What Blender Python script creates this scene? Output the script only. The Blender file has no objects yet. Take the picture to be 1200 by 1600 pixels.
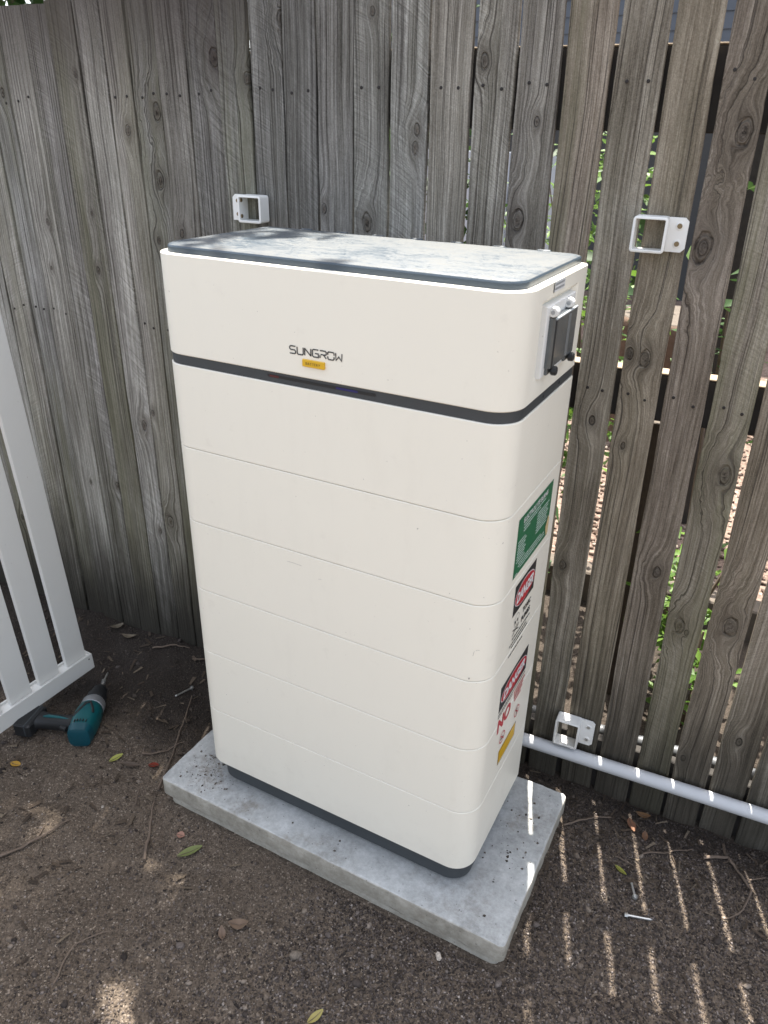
import bpy, math, random
import numpy as np
from mathutils import Vector, Matrix

random.seed(7)
rng = np.random.default_rng(11)
S = bpy.context.scene
C = S.collection
R = math.radians

# ------------------------------------------------------------------ camera
cam_d = bpy.data.cameras.new('camera')
cam = bpy.data.objects.new('camera', cam_d)
C.objects.link(cam)
S.camera = cam
pitch, yaw, roll = -0.47150, -0.48350, 0.02180
cy_, sy_, cp_, sp_ = math.cos(yaw), math.sin(yaw), math.cos(pitch), math.sin(pitch)
fwd = Vector((sy_ * cp_, cy_ * cp_, sp_))
rgt = Vector((cy_, -sy_, 0))
up = rgt.cross(fwd)
r2 = rgt * math.cos(roll) + up * math.sin(roll)
u2 = -rgt * math.sin(roll) + up * math.cos(roll)
m = Matrix((r2, u2, -fwd)).transposed().to_4x4()
m.translation = Vector((0.9154, -0.9215, 1.3148))
cam.matrix_world = m
cam_d.sensor_fit = 'VERTICAL'
cam_d.sensor_height = 24.0
cam_d.lens = 1174.57 / 1600 * 24.0
cam_d.clip_start = 0.02
cam_d.clip_end = 400
cam_d.dof.use_dof = True
cam_d.dof.focus_distance = 1.55
cam_d.dof.aperture_fstop = 5.0

# ------------------------------------------------------------------ world, sun, exposure
SUN_EL, SUN_AZ = R(68.3), R(-20.5)          # azimuth measured from +Y towards +X
w = bpy.data.worlds.new('World')
S.world = w
w.use_nodes = True
wn = w.node_tree
for n_ in list(wn.nodes):
    wn.nodes.remove(n_)
sky = wn.nodes.new('ShaderNodeTexSky')
sky.sky_type = 'NISHITA'
sky.sun_disc = False
sky.sun_elevation = SUN_EL
sky.sun_rotation = SUN_AZ
sky.dust_density = 3.0
sky.ozone_density = 0.6
sky.air_density = 0.9
hs = wn.nodes.new('ShaderNodeHueSaturation')
hs.inputs['Saturation'].default_value = 0.50
bg = wn.nodes.new('ShaderNodeBackground')
bg.inputs['Strength'].default_value = 0.15
wo = wn.nodes.new('ShaderNodeOutputWorld')
wn.links.new(sky.outputs[0], hs.inputs['Color'])
wn.links.new(hs.outputs[0], bg.inputs['Color'])
wn.links.new(bg.outputs[0], wo.inputs['Surface'])

sun_d = bpy.data.lights.new('sun', 'SUN')
sun_d.energy = 5.0
sun_d.angle = R(0.53)
sun_d.color = (1.0, 0.95, 0.87)
sun = bpy.data.objects.new('sun', sun_d)
C.objects.link(sun)
to_sun = Vector((math.sin(SUN_AZ) * math.cos(SUN_EL), math.cos(SUN_AZ) * math.cos(SUN_EL), math.sin(SUN_EL)))
sun.rotation_euler = to_sun.to_track_quat('Z', 'Y').to_euler()
sun.location = (0, 0, 6)

S.view_settings.view_transform = 'Standard'
S.view_settings.look = 'None'
S.view_settings.gamma = 1.0
S.view_settings.exposure = 1.67

# ------------------------------------------------------------------ node helpers
class NT:
    def __init__(self, name):
        self.m = bpy.data.materials.new(name)
        self.m.use_nodes = True
        self.t = self.m.node_tree
        self.b = self.t.nodes['Principled BSDF']

    def put(self, sock, v):
        if isinstance(v, bpy.types.NodeSocket):
            self.t.links.new(v, sock)
        elif v is not None:
            sock.default_value = v

    def n(self, kind, out=0, ins=None, **props):
        nd = self.t.nodes.new(kind)
        for k, v in props.items():
            setattr(nd, k, v)
        for k, v in (ins or {}).items():
            self.put(nd.inputs[k], v)
        return nd.outputs[out]

    def math(self, op, a, b=None, c=None, clamp=False):
        nd = self.t.nodes.new('ShaderNodeMath')
        nd.operation = op
        nd.use_clamp = clamp
        for i, v in enumerate((a, b, c)):
            if v is not None:
                self.put(nd.inputs[i], v)
        return nd.outputs[0]

    def vec(self, x, y, z):
        return self.n('ShaderNodeCombineXYZ', ins={0: x, 1: y, 2: z})

    def noise(self, vec, scale=1.0, detail=3.0, rough=0.5, out=0):
        return self.n('ShaderNodeTexNoise', out, {'Vector': vec, 'Scale': scale, 'Detail': detail, 'Roughness': rough})

    def ramp(self, f, stops, interp='LINEAR'):
        nd = self.t.nodes.new('ShaderNodeValToRGB')
        nd.color_ramp.interpolation = interp
        el = nd.color_ramp.elements
        while len(el) < len(stops):
            el.new(0.5)
        for e, (p, c) in zip(el, stops):
            e.position = p
            e.color = (c, c, c, 1) if isinstance(c, (int, float)) else (*c, 1)
        self.put(nd.inputs[0], f)
        return nd.outputs[0]

    def mix(self, f, a, b, blend='MIX'):
        nd = self.t.nodes.new('ShaderNodeMix')
        nd.data_type = 'RGBA'
        nd.blend_type = blend
        for s_, v in ((nd.inputs[0], f), (nd.inputs[6], a), (nd.inputs[7], b)):
            if isinstance(v, tuple) and len(v) == 3:
                v = (*v, 1)
            self.put(s_, v)
        return nd.outputs[2]

    def sstep(self, v, lo, hi):
        return self.n('ShaderNodeMapRange', ins={0: v, 1: lo, 2: hi, 3: 0.0, 4: 1.0}, interpolation_type='SMOOTHSTEP')

    def bump(self, h, strength=0.5, dist=0.002):
        return self.n('ShaderNodeBump', ins={'Height': h, 'Strength': strength, 'Distance': dist})

    def attr(self, name, out=2):
        return self.n('ShaderNodeAttribute', out, attribute_type='OBJECT', attribute_name=name)

    def coord(self, which='Object'):
        nd = self.t.nodes.new('ShaderNodeTexCoord')
        return nd.outputs[which]

    def pos(self):
        nd = self.t.nodes.new('ShaderNodeNewGeometry')
        return nd.outputs['Position']

    def set(self, **k):
        names = {'color': 'Base Color', 'rough': 'Roughness', 'metal': 'Metallic', 'normal': 'Normal',
                 'spec': 'Specular IOR Level', 'coat': 'Coat Weight', 'trans': 'Transmission Weight', 'alpha': 'Alpha', 'ior': 'IOR'}
        for a, v in k.items():
            if isinstance(v, tuple) and len(v) == 3:
                v = (*v, 1)
            self.put(self.b.inputs[names[a]], v)
        return self.m


def simple(name, col, rough=0.5, metal=0.0, var=0.12, scale=40.0, bump=0.0, spec=0.5):
    t = NT(name)
    p = t.coord()
    f = t.noise(p, scale, 4, 0.6)
    c = t.mix(f, tuple(x * (1 - var) for x in col), tuple(min(1, x * (1 + var)) for x in col))
    t.set(color=c, rough=rough, metal=metal, spec=spec)
    if bump:
        t.set(normal=t.bump(t.noise(p, scale * 6, 3), 0.4, bump))
    return t.m


# ------------------------------------------------------------------ materials
def make_wood():
    t = NT('weathered_timber')
    p = t.coord()
    sep = t.t.nodes.new('ShaderNodeSeparateXYZ')
    t.put(sep.inputs[0], p)
    x, y, z = sep.outputs
    seed = t.attr('seed')
    x3 = t.math('ADD', x, t.math('MULTIPLY', y, 0.35))
    warp = t.noise(t.vec(t.math('MULTIPLY', x, 7), seed, t.math('MULTIPLY', z, 2.6)), 1, 2, 0.5)
    u = t.math('ADD', x3, t.math('MULTIPLY', t.math('SUBTRACT', warp, 0.5), 0.022))
    core = 0.0
    ring = 0.0
    halo = 0.0
    for kn in ('knot_a', 'knot_b', 'knot_c'):
        k = t.t.nodes.new('ShaderNodeSeparateXYZ')
        t.put(k.inputs[0], t.attr(kn, 1))
        kx, kz, kr = k.outputs
        wob = t.noise(t.vec(t.math('MULTIPLY', x, 60), seed, t.math('MULTIPLY', z, 40)), 1, 2)
        dx = t.math('SUBTRACT', x, kx)
        dz = t.math('MULTIPLY', t.math('SUBTRACT', z, kz), 0.55)
        r = t.math('SQRT', t.math('ADD', t.math('MULTIPLY', dx, dx), t.math('MULTIPLY', dz, dz)))
        r = t.math('MULTIPLY', r, t.math('ADD', 0.65, t.math('MULTIPLY', wob, 0.7)))
        q = t.math('DIVIDE', r, kr)
        wgt = t.math('POWER', 2.718, t.math('MULTIPLY', t.math('MULTIPLY', q, q), -0.26))
        u = t.math('ADD', t.math('MULTIPLY', u, t.math('SUBTRACT', 1, wgt)), t.math('MULTIPLY', t.math('ADD', kx, t.math('MULTIPLY', r, 1.25)), wgt))
        c1 = t.math('SUBTRACT', 1, t.sstep(q, 0.10, 0.62))
        rg = t.math('SUBTRACT', 1, t.sstep(t.math('ABSOLUTE', t.math('SUBTRACT', q, 0.60)), 0.02, 0.15))
        hl = t.math('SUBTRACT', 1, t.sstep(q, 0.4, 2.6))
        core = t.math('MAXIMUM', core, c1)
        ring = t.math('MAXIMUM', ring, rg)
        halo = t.math('MAXIMUM', halo, hl)
    s1 = t.noise(t.vec(t.math('MULTIPLY', u, 210), t.math('MULTIPLY', seed, 17), t.math('MULTIPLY', z, 2.2)), 1, 4, 0.62)
    s2 = t.noise(t.vec(t.math('MULTIPLY', u, 900), seed, t.math('MULTIPLY', z, 14)), 1, 3, 0.6)
    bl = t.noise(t.vec(t.math('MULTIPLY', x, 16), t.math('MULTIPLY', seed, 3), t.math('MULTIPLY', z, 3.5)), 1, 4, 0.6)
    bl2 = t.noise(t.vec(t.math('MULTIPLY', x, 30), t.math('MULTIPLY', seed, 9), t.math('MULTIPLY', z, 1.7)), 1, 4, 0.6)
    sp = t.noise(p, 420, 3, 0.7)
    cr = t.noise(t.vec(t.math('MULTIPLY', u, 330), t.math('MULTIPLY', seed, 5), t.math('MULTIPLY', z, 1.5)), 1, 2, 0.5)
    crack = t.sstep(cr, 0.60, 0.70)
    sv = t.math('ADD', z, t.math('MULTIPLY', x, t.attr('slope')))
    sv = t.math('ADD', sv, t.math('MULTIPLY', t.math('MULTIPLY', x, x), 3.0))
    saw = t.noise(t.vec(t.math('MULTIPLY', sv, 330), t.math('MULTIPLY', x, 8), seed), 1, 2, 0.5)
    sawm = t.math('MULTIPLY', t.attr('saw'), t.sstep(bl, 0.38, 0.62))
    fib = t.noise(t.vec(t.math('MULTIPLY', u, 1500), t.math('MULTIPLY', seed, 2), t.math('MULTIPLY', z, 60)), 1, 3, 0.65)
    val = t.math('ADD', t.math('MULTIPLY', s1, 0.50), t.math('MULTIPLY', s2, 0.24))
    val = t.math('ADD', val, t.math('MULTIPLY', t.math('SUBTRACT', fib, 0.08), 0.24))
    val = t.math('ADD', val, t.math('MULTIPLY', t.math('SUBTRACT', sp, 0.5), 0.22))
    val = t.math('ADD', val, t.math('MULTIPLY', t.math('SUBTRACT', bl, 0.5), 0.34))
    val = t.math('ADD', val, t.math('MULTIPLY', t.math('MULTIPLY', t.math('SUBTRACT', saw, 0.5), sawm), 0.34))
    grey = t.ramp(val, [(0.28, (0.040, 0.036, 0.031)), (0.40, (0.140, 0.133, 0.120)), (0.50, (0.240, 0.232, 0.214)), (0.62, (0.430, 0.420, 0.392))])
    brn = t.ramp(val, [(0.28, (0.042, 0.031, 0.021)), (0.40, (0.138, 0.111, 0.082)), (0.50, (0.230, 0.191, 0.146)), (0.62, (0.400, 0.346, 0.278))])
    col = t.mix(t.attr('brown'), grey, brn)
    moss = t.math('MULTIPLY', t.attr('moss'), t.sstep(bl2, 0.36, 0.66))
    col = t.mix(t.math('MULTIPLY', moss, 0.62), col, t.mix(val, (0.075, 0.075, 0.04), (0.24, 0.235, 0.15)))
    col = t.mix(t.math('MULTIPLY', crack, 0.7), col, (0.045, 0.038, 0.032))
    col = t.mix(t.math('MULTIPLY', t.math('MULTIPLY', halo, bl), 0.95), col, (0.070, 0.058, 0.047))
    kc = t.mix(t.sstep(t.noise(p, 160, 4, 0.7), 0.35, 0.65), (0.022, 0.017, 0.013), (0.135, 0.115, 0.095))
    col = t.mix(t.math('MULTIPLY', core, 0.92), col, kc)
    col = t.mix(t.math('MULTIPLY', ring, t.sstep(t.noise(p, 75, 3, 0.6), 0.42, 0.68)), col, (0.028, 0.023, 0.019))
    col = t.mix(1.0, col, t.attr('tone', 1), 'MULTIPLY')
    # damp staining plus painted shade rising from the soil and tannin stain running down from the top
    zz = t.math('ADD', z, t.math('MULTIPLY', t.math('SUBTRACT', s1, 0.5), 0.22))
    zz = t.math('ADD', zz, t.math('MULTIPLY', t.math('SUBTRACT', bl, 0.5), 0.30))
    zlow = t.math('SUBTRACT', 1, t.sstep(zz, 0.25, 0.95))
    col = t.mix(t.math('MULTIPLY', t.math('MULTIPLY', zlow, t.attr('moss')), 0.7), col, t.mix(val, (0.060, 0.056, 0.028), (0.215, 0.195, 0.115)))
    st = t.math('MULTIPLY', t.math('SUBTRACT', 1, t.sstep(zz, 0.10, 0.52)), t.attr('stain_shade'))
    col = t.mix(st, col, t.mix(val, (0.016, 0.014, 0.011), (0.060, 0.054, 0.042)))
    tp = t.math('MULTIPLY', t.sstep(zz, 1.42, 1.70), t.attr('top'))
    col = t.mix(t.math('MULTIPLY', tp, 0.8), col, (0.050, 0.038, 0.035))
    h = t.math('ADD', t.math('MULTIPLY', s1, 0.9), t.math('MULTIPLY', s2, 0.30))
    h = t.math('SUBTRACT', h, t.math('MULTIPLY', crack, 0.7))
    h = t.math('ADD', h, t.math('MULTIPLY', t.math('MULTIPLY', saw, sawm), 0.7))
    h = t.math('ADD', h, t.math('MULTIPLY', sp, 0.15))
    h = t.math('SUBTRACT', h, t.math('MULTIPLY', ring, 0.9))
    t.set(color=col, rough=0.85, spec=0.25, normal=t.bump(h, 1.0, 0.0032))
    return t.m


def make_paint(name, col, dirt=0.35, rough=0.42):
    t = NT(name)
    p = t.pos()
    big = t.noise(p, 3.5, 3, 0.55)
    spk = t.noise(p, 190, 2, 0.5)
    dust = t.noise(p, 26, 5, 0.65)
    c = t.mix(big, tuple(v * 0.97 for v in col), col)
    c = t.mix(t.math('MULTIPLY', t.sstep(dust, 0.58, 0.75), dirt * 0.25), c, (0.55, 0.50, 0.43))
    c = t.mix(t.math('MULTIPLY', t.sstep(spk, 0.745, 0.775), dirt), c, (0.25, 0.21, 0.17))
    zz_ = t.t.nodes.new('ShaderNodeSeparateXYZ')
    t.put(zz_.inputs[0], p)
    low = t.math('SUBTRACT', 1, t.sstep(t.math('ADD', zz_.outputs[2], t.math('MULTIPLY', dust, -0.10)), -0.03, 0.09))
    c = t.mix(t.math('MULTIPLY', low, 0.35 * dirt), c, (0.42, 0.36, 0.29))
    blot = t.noise(t.vec(t.math('MULTIPLY', zz_.outputs[0], 14), t.math('MULTIPLY', zz_.outputs[1], 14), t.math('MULTIPLY', zz_.outputs[2], 4)), 1, 5, 0.7)
    c = t.mix(t.math('MULTIPLY', t.sstep(blot, 0.50, 0.72), 0.10 * dirt), c, (0.45, 0.40, 0.32))
    peel = t.noise(p, 900, 2, 0.5)
    t.set(color=c, rough=t.math('ADD', rough - 0.06, t.math('MULTIPLY', dust, 0.14)), spec=0.4, normal=t.bump(peel, 0.10, 0.0006))
    return t.m


def make_concrete():
    t = NT('cast_concrete')
    p = t.pos()
    a = t.noise(p, 7, 5, 0.6)
    b = t.noise(p, 38, 5, 0.65)
    f = t.noise(p, 480, 3, 0.6)
    up_ = t.t.nodes.new('ShaderNodeSeparateXYZ')
    ge = t.t.nodes.new('ShaderNodeNewGeometry')
    t.put(up_.inputs[0], ge.outputs['Normal'])
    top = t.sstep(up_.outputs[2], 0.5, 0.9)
    g2 = t.noise(p, 130, 5, 0.75)
    mx_ = t.math('ADD', t.math('ADD', t.math('MULTIPLY', a, 0.38), t.math('MULTIPLY', b, 0.34)), t.math('MULTIPLY', g2, 0.28))
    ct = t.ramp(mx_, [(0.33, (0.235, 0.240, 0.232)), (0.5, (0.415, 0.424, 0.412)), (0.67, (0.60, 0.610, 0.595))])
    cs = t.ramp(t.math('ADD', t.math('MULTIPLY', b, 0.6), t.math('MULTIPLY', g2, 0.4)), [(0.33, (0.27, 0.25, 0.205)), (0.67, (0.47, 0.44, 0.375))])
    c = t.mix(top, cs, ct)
    c = t.mix(t.math('MULTIPLY', t.sstep(t.noise(p, 11, 6, 0.7), 0.56, 0.72), 0.55), c, (0.24, 0.21, 0.165))
    c = t.mix(t.math('MULTIPLY', t.sstep(f, 0.66, 0.72), 0.5), c, (0.14, 0.13, 0.12))
    for (dx_, dy_, sr_, am_) in ((0.0, 0.02, 0.095, 0.95), (0.68, 0.25, 0.08, 0.7), (0.12, -0.03, 0.09, 0.5), (0.62, 0.0, 0.16, 0.4), (0.35, -0.05, 0.10, 0.4)):
        ds_ = t.n('ShaderNodeVectorMath', 1, {0: p, 1: (dx_, dy_, 0.0)}, operation='DISTANCE')
        sm_ = t.math('SUBTRACT', 1, t.sstep(ds_, 0.0, sr_))
        sm_ = t.math('MULTIPLY', t.math('MULTIPLY', sm_, t.sstep(t.noise(p, 48, 6, 0.75), 0.40, 0.66)), am_)
        c = t.mix(sm_, c, (0.17, 0.145, 0.115))
    vo = t.n('ShaderNodeTexVoronoi', 0, {'Vector': p, 'Scale': 60.0})
    pit = t.math('SUBTRACT', 1, t.sstep(vo, 0.05, 0.12))
    c = t.mix(t.math('MULTIPLY', pit, 0.7), c, (0.12, 0.105, 0.09))
    h = t.math('SUBTRACT', t.math('ADD', t.math('MULTIPLY', g2, 0.9), t.math('MULTIPLY', f, 0.5)), pit)
    t.set(color=c, rough=0.85, spec=0.25, normal=t.bump(h, 0.5, 0.0016))
    return t.m


def humus_shade(t, p):
    """mask of the dark moist garden soil plus painted shade along the foot of the fence"""
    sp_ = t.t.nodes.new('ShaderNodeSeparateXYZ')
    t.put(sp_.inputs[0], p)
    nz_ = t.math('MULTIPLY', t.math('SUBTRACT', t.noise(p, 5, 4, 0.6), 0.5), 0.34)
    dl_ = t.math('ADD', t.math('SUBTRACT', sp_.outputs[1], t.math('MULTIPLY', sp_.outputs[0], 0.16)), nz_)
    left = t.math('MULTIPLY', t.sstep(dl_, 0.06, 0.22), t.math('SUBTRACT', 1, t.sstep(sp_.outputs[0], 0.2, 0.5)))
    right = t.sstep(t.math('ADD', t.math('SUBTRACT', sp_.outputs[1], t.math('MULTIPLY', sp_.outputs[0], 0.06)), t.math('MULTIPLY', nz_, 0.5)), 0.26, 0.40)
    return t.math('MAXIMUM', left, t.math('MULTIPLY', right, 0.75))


def make_soil(name, dark, light, spec_col, scale=1.0):
    t = NT(name)
    p = t.pos()
    a = t.noise(p, 3.2 * scale, 4, 0.6)
    b = t.noise(p, 55 * scale, 5, 0.7)
    v = t.t.nodes.new('ShaderNodeTexVoronoi')
    t.put(v.inputs['Vector'], p)
    v.inputs['Scale'].default_value = 300 * scale
    v2 = t.t.nodes.new('ShaderNodeTexVoronoi')
    t.put(v2.inputs['Vector'], p)
    v2.inputs['Scale'].default_value = 150 * scale
    g = t.t.nodes.new('ShaderNodeSeparateColor')
    t.put(g.inputs[0], v.outputs['Color'])
    mixv = t.math('ADD', t.math('MULTIPLY', a, 0.45), t.math('MULTIPLY', b, 0.30))
    mixv = t.math('ADD', mixv, t.math('MULTIPLY', g.outputs[0], 0.25))
    c = t.ramp(mixv, [(0.30, dark), (0.70, light)])
    c = t.mix(t.math('MULTIPLY', t.sstep(g.outputs[1], 0.93, 0.97), 0.7), c, spec_col)
    if name == 'brown_soil':
        c = t.mix(humus_shade(t, p), c, t.mix(mixv, (0.016, 0.013, 0.011), (0.050, 0.041, 0.034)))  # moist soil and fence-foot shade share this dark colour
    h = t.math('ADD', t.math('MULTIPLY', v.outputs['Distance'], -0.7), t.math('MULTIPLY', v2.outputs['Distance'], -0.5))
    h = t.math('ADD', h, t.math('MULTIPLY', b, 0.8))
    t.set(color=c, rough=0.95, spec=0.15, normal=t.bump(h, 0.9, 0.0035))
    return t.m


def make_stone(name, stops):
    t = NT(name)
    ge = t.t.nodes.new('ShaderNodeNewGeometry')
    rnd = ge.outputs['Random Per Island']
    n1 = t.noise(ge.outputs['Position'], 260, 3, 0.6)
    c = t.ramp(rnd, stops)
    c = t.mix(t.sstep(n1, 0.3, 0.75), t.mix(0.45, c, (0.03, 0.026, 0.022)), c)
    if name in ('crushed_rock', 'fine_gravel'):
        c = t.mix(t.math('MULTIPLY', humus_shade(t, ge.outputs['Position']), 0.72), c, (0.028, 0.023, 0.020))
    t.set(color=c, rough=0.92, spec=0.2)
    return t.m


def make_leaf(name, c1, c2, trans=0.35):
    t = NT(name)
    ge = t.t.nodes.new('ShaderNodeNewGeometry')
    rnd = ge.outputs['Random Per Island']
    n1 = t.noise(ge.outputs['Position'], 70, 3, 0.6)
    c = t.mix(t.math('ADD', t.math('MULTIPLY', rnd, 0.7), t.math('MULTIPLY', n1, 0.3)), c1, c2)
    t.set(color=c, rough=0.5, spec=0.35)
    tr = t.t.nodes.new('ShaderNodeBsdfTranslucent')
    t.put(tr.inputs[0], c)
    mx = t.t.nodes.new('ShaderNodeMixShader')
    mx.inputs[0].default_value = trans
    t.t.links.new(t.b.outputs[0], mx.inputs[1])
    t.t.links.new(tr.outputs[0], mx.inputs[2])
    out = [n_ for n_ in t.t.nodes if n_.type == 'OUTPUT_MATERIAL'][0]
    t.t.links.new(mx.outputs[0], out.inputs[0])
    return t.m


def make_lid():
    t = NT('dusty_dark_plastic')
    p = t.pos()
    sep = t.t.nodes.new('ShaderNodeSeparateXYZ')
    t.put(sep.inputs[0], p)
    ge = t.t.nodes.new('ShaderNodeNewGeometry')
    nz = t.t.nodes.new('ShaderNodeSeparateXYZ')
    t.put(nz.inputs[0], ge.outputs['Normal'])
    top = t.sstep(nz.outputs[2], 0.6, 0.95)
    wv_ = t.math('MULTIPLY', t.noise(p, 9, 3, 0.6), 0.10)
    st = t.vec(t.math('MULTIPLY', t.math('ADD', sep.outputs[0], wv_), 22), t.math('MULTIPLY', t.math('ADD', sep.outputs[1], wv_), 75), 0.0)
    d1 = t.math('ADD', t.math('MULTIPLY', t.noise(st, 1.0, 5, 0.75), 0.6), t.math('MULTIPLY', t.noise(p, 5.5, 4, 0.6), 0.4))
    d2 = t.noise(p, 240, 3, 0.6)
    d = t.math('ADD', t.math('MULTIPLY', d1, 0.75), t.math('MULTIPLY', d2, 0.25))
    dust = t.math('MULTIPLY', t.sstep(d, 0.39, 0.58), top)
    c = t.mix(t.math('MULTIPLY', dust, 0.80), (0.040, 0.058, 0.076), (0.118, 0.118, 0.110))
    t.set(color=c, rough=t.math('ADD', 0.38, t.math('MULTIPLY', dust, 0.4)), spec=0.5, normal=t.bump(d2, 0.2, 0.0008))
    return t.m


WOOD = make_wood()
WHITE = make_paint('white_powder_coat', (0.838, 0.802, 0.692), 0.5)
GATEW = make_paint('white_gate_paint', (0.69, 0.69, 0.655), 0.35, 0.38)
BRKW = make_paint('bracket_paint', (0.78, 0.78, 0.75), 0.8, 0.4)
HOUSEW = make_paint('white_moulded_plastic', (0.72, 0.72, 0.69), 0.5, 0.5)
GREYP = simple('charcoal_plastic', (0.040, 0.046, 0.050), 0.5, bump=0.0003)
LID = make_lid()
CONC = make_concrete()
SOIL = make_soil('brown_soil', (0.056, 0.044, 0.034), (0.175, 0.138, 0.105), (0.32, 0.265, 0.21))
PINK = make_soil('pinkish_gravel_base', (0.10, 0.070, 0.055), (0.27, 0.20, 0.16), (0.4, 0.32, 0.26), 0.3)
STONE = make_stone('crushed_rock', [(0.0, (0.028, 0.022, 0.019)), (0.3, (0.060, 0.048, 0.041)), (0.62, (0.098, 0.079, 0.068)), (0.88, (0.165, 0.136, 0.119)), (0.98, (0.27, 0.23, 0.205)), (1.0, (0.44, 0.38, 0.33))])
FINE = make_stone('fine_gravel', [(0.0, (0.078, 0.060, 0.045)), (0.4, (0.150, 0.117, 0.089)), (0.8, (0.230, 0.184, 0.143)), (0.985, (0.28, 0.23, 0.185)), (1.0, (0.52, 0.46, 0.39))])
CRUMB = make_stone('soil_crumb', [(0.0, (0.055, 0.045, 0.036)), (1.0, (0.20, 0.17, 0.14))])
PEBB = make_stone('pale_pebble', [(0.0, (0.10, 0.062, 0.045)), (0.5, (0.25, 0.180, 0.140)), (1.0, (0.42, 0.345, 0.285))])
PVC = make_paint('white_pvc', (0.56, 0.58, 0.60), 0.4, 0.35)
DPVC = simple('dark_pvc', (0.10, 0.105, 0.11), 0.45)
STEEL = simple('zinc_steel', (0.55, 0.55, 0.53), 0.35, 0.9)
BRASS = simple('aged_screw', (0.22, 0.17, 0.10), 0.5, 0.7)
NAILM = simple('rusty_nail', (0.030, 0.026, 0.024), 0.7, 0.4)
INKK = simple('black_ink', (0.020, 0.020, 0.022), 0.45)
LOGO = simple('dark_logo_ink', (0.030, 0.032, 0.035), 0.4)
INKW = simple('white_ink', (0.75, 0.76, 0.75), 0.45)
INKR = simple('red_ink', (0.50, 0.018, 0.030), 0.4)
INKG = simple('green_vinyl', (0.006, 0.135, 0.055), 0.4)
INKLG = simple('pale_green_print', (0.62, 0.76, 0.69), 0.4)
YEL = simple('yellow_vinyl', (0.68, 0.40, 0.015), 0.4)
TANV = simple('torn_label_paper', (0.55, 0.42, 0.22), 0.8)
RUBBER = simple('black_rubber', (0.012, 0.013, 0.014), 0.55)
TEAL = simple('teal_plastic', (0.003, 0.082, 0.090), 0.38)
ALU = simple('cast_aluminium', (0.36, 0.37, 0.38), 0.45, 0.6)
LEAFG = make_leaf('green_leaf', (0.045, 0.105, 0.018), (0.14, 0.24, 0.035), 0.4)
LEAFD = make_leaf('dark_leaf', (0.020, 0.050, 0.014), (0.060, 0.115, 0.028), 0.3)
BARK = simple('rough_bark', (0.105, 0.066, 0.043), 0.95, var=0.55, scale=35, bump=0.006)
TWIG = simple('dry_twig', (0.135, 0.100, 0.074), 0.9, var=0.3, scale=120)
CLAD = simple('grey_cladding', (0.085, 0.100, 0.122), 0.6, var=0.05)
PICK = simple('pale_picket_paint', (0.42, 0.46, 0.52), 0.5, var=0.05)
EDGE = simple('old_sleeper', (0.105, 0.085, 0.066), 0.9, var=0.35, scale=30, bump=0.003)
DARKM = simple('charcoal_steel', (0.022, 0.025, 0.029), 0.6)


def leafmat(name, a, b):
    return make_leaf(name, a, b, 0.2)


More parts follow.
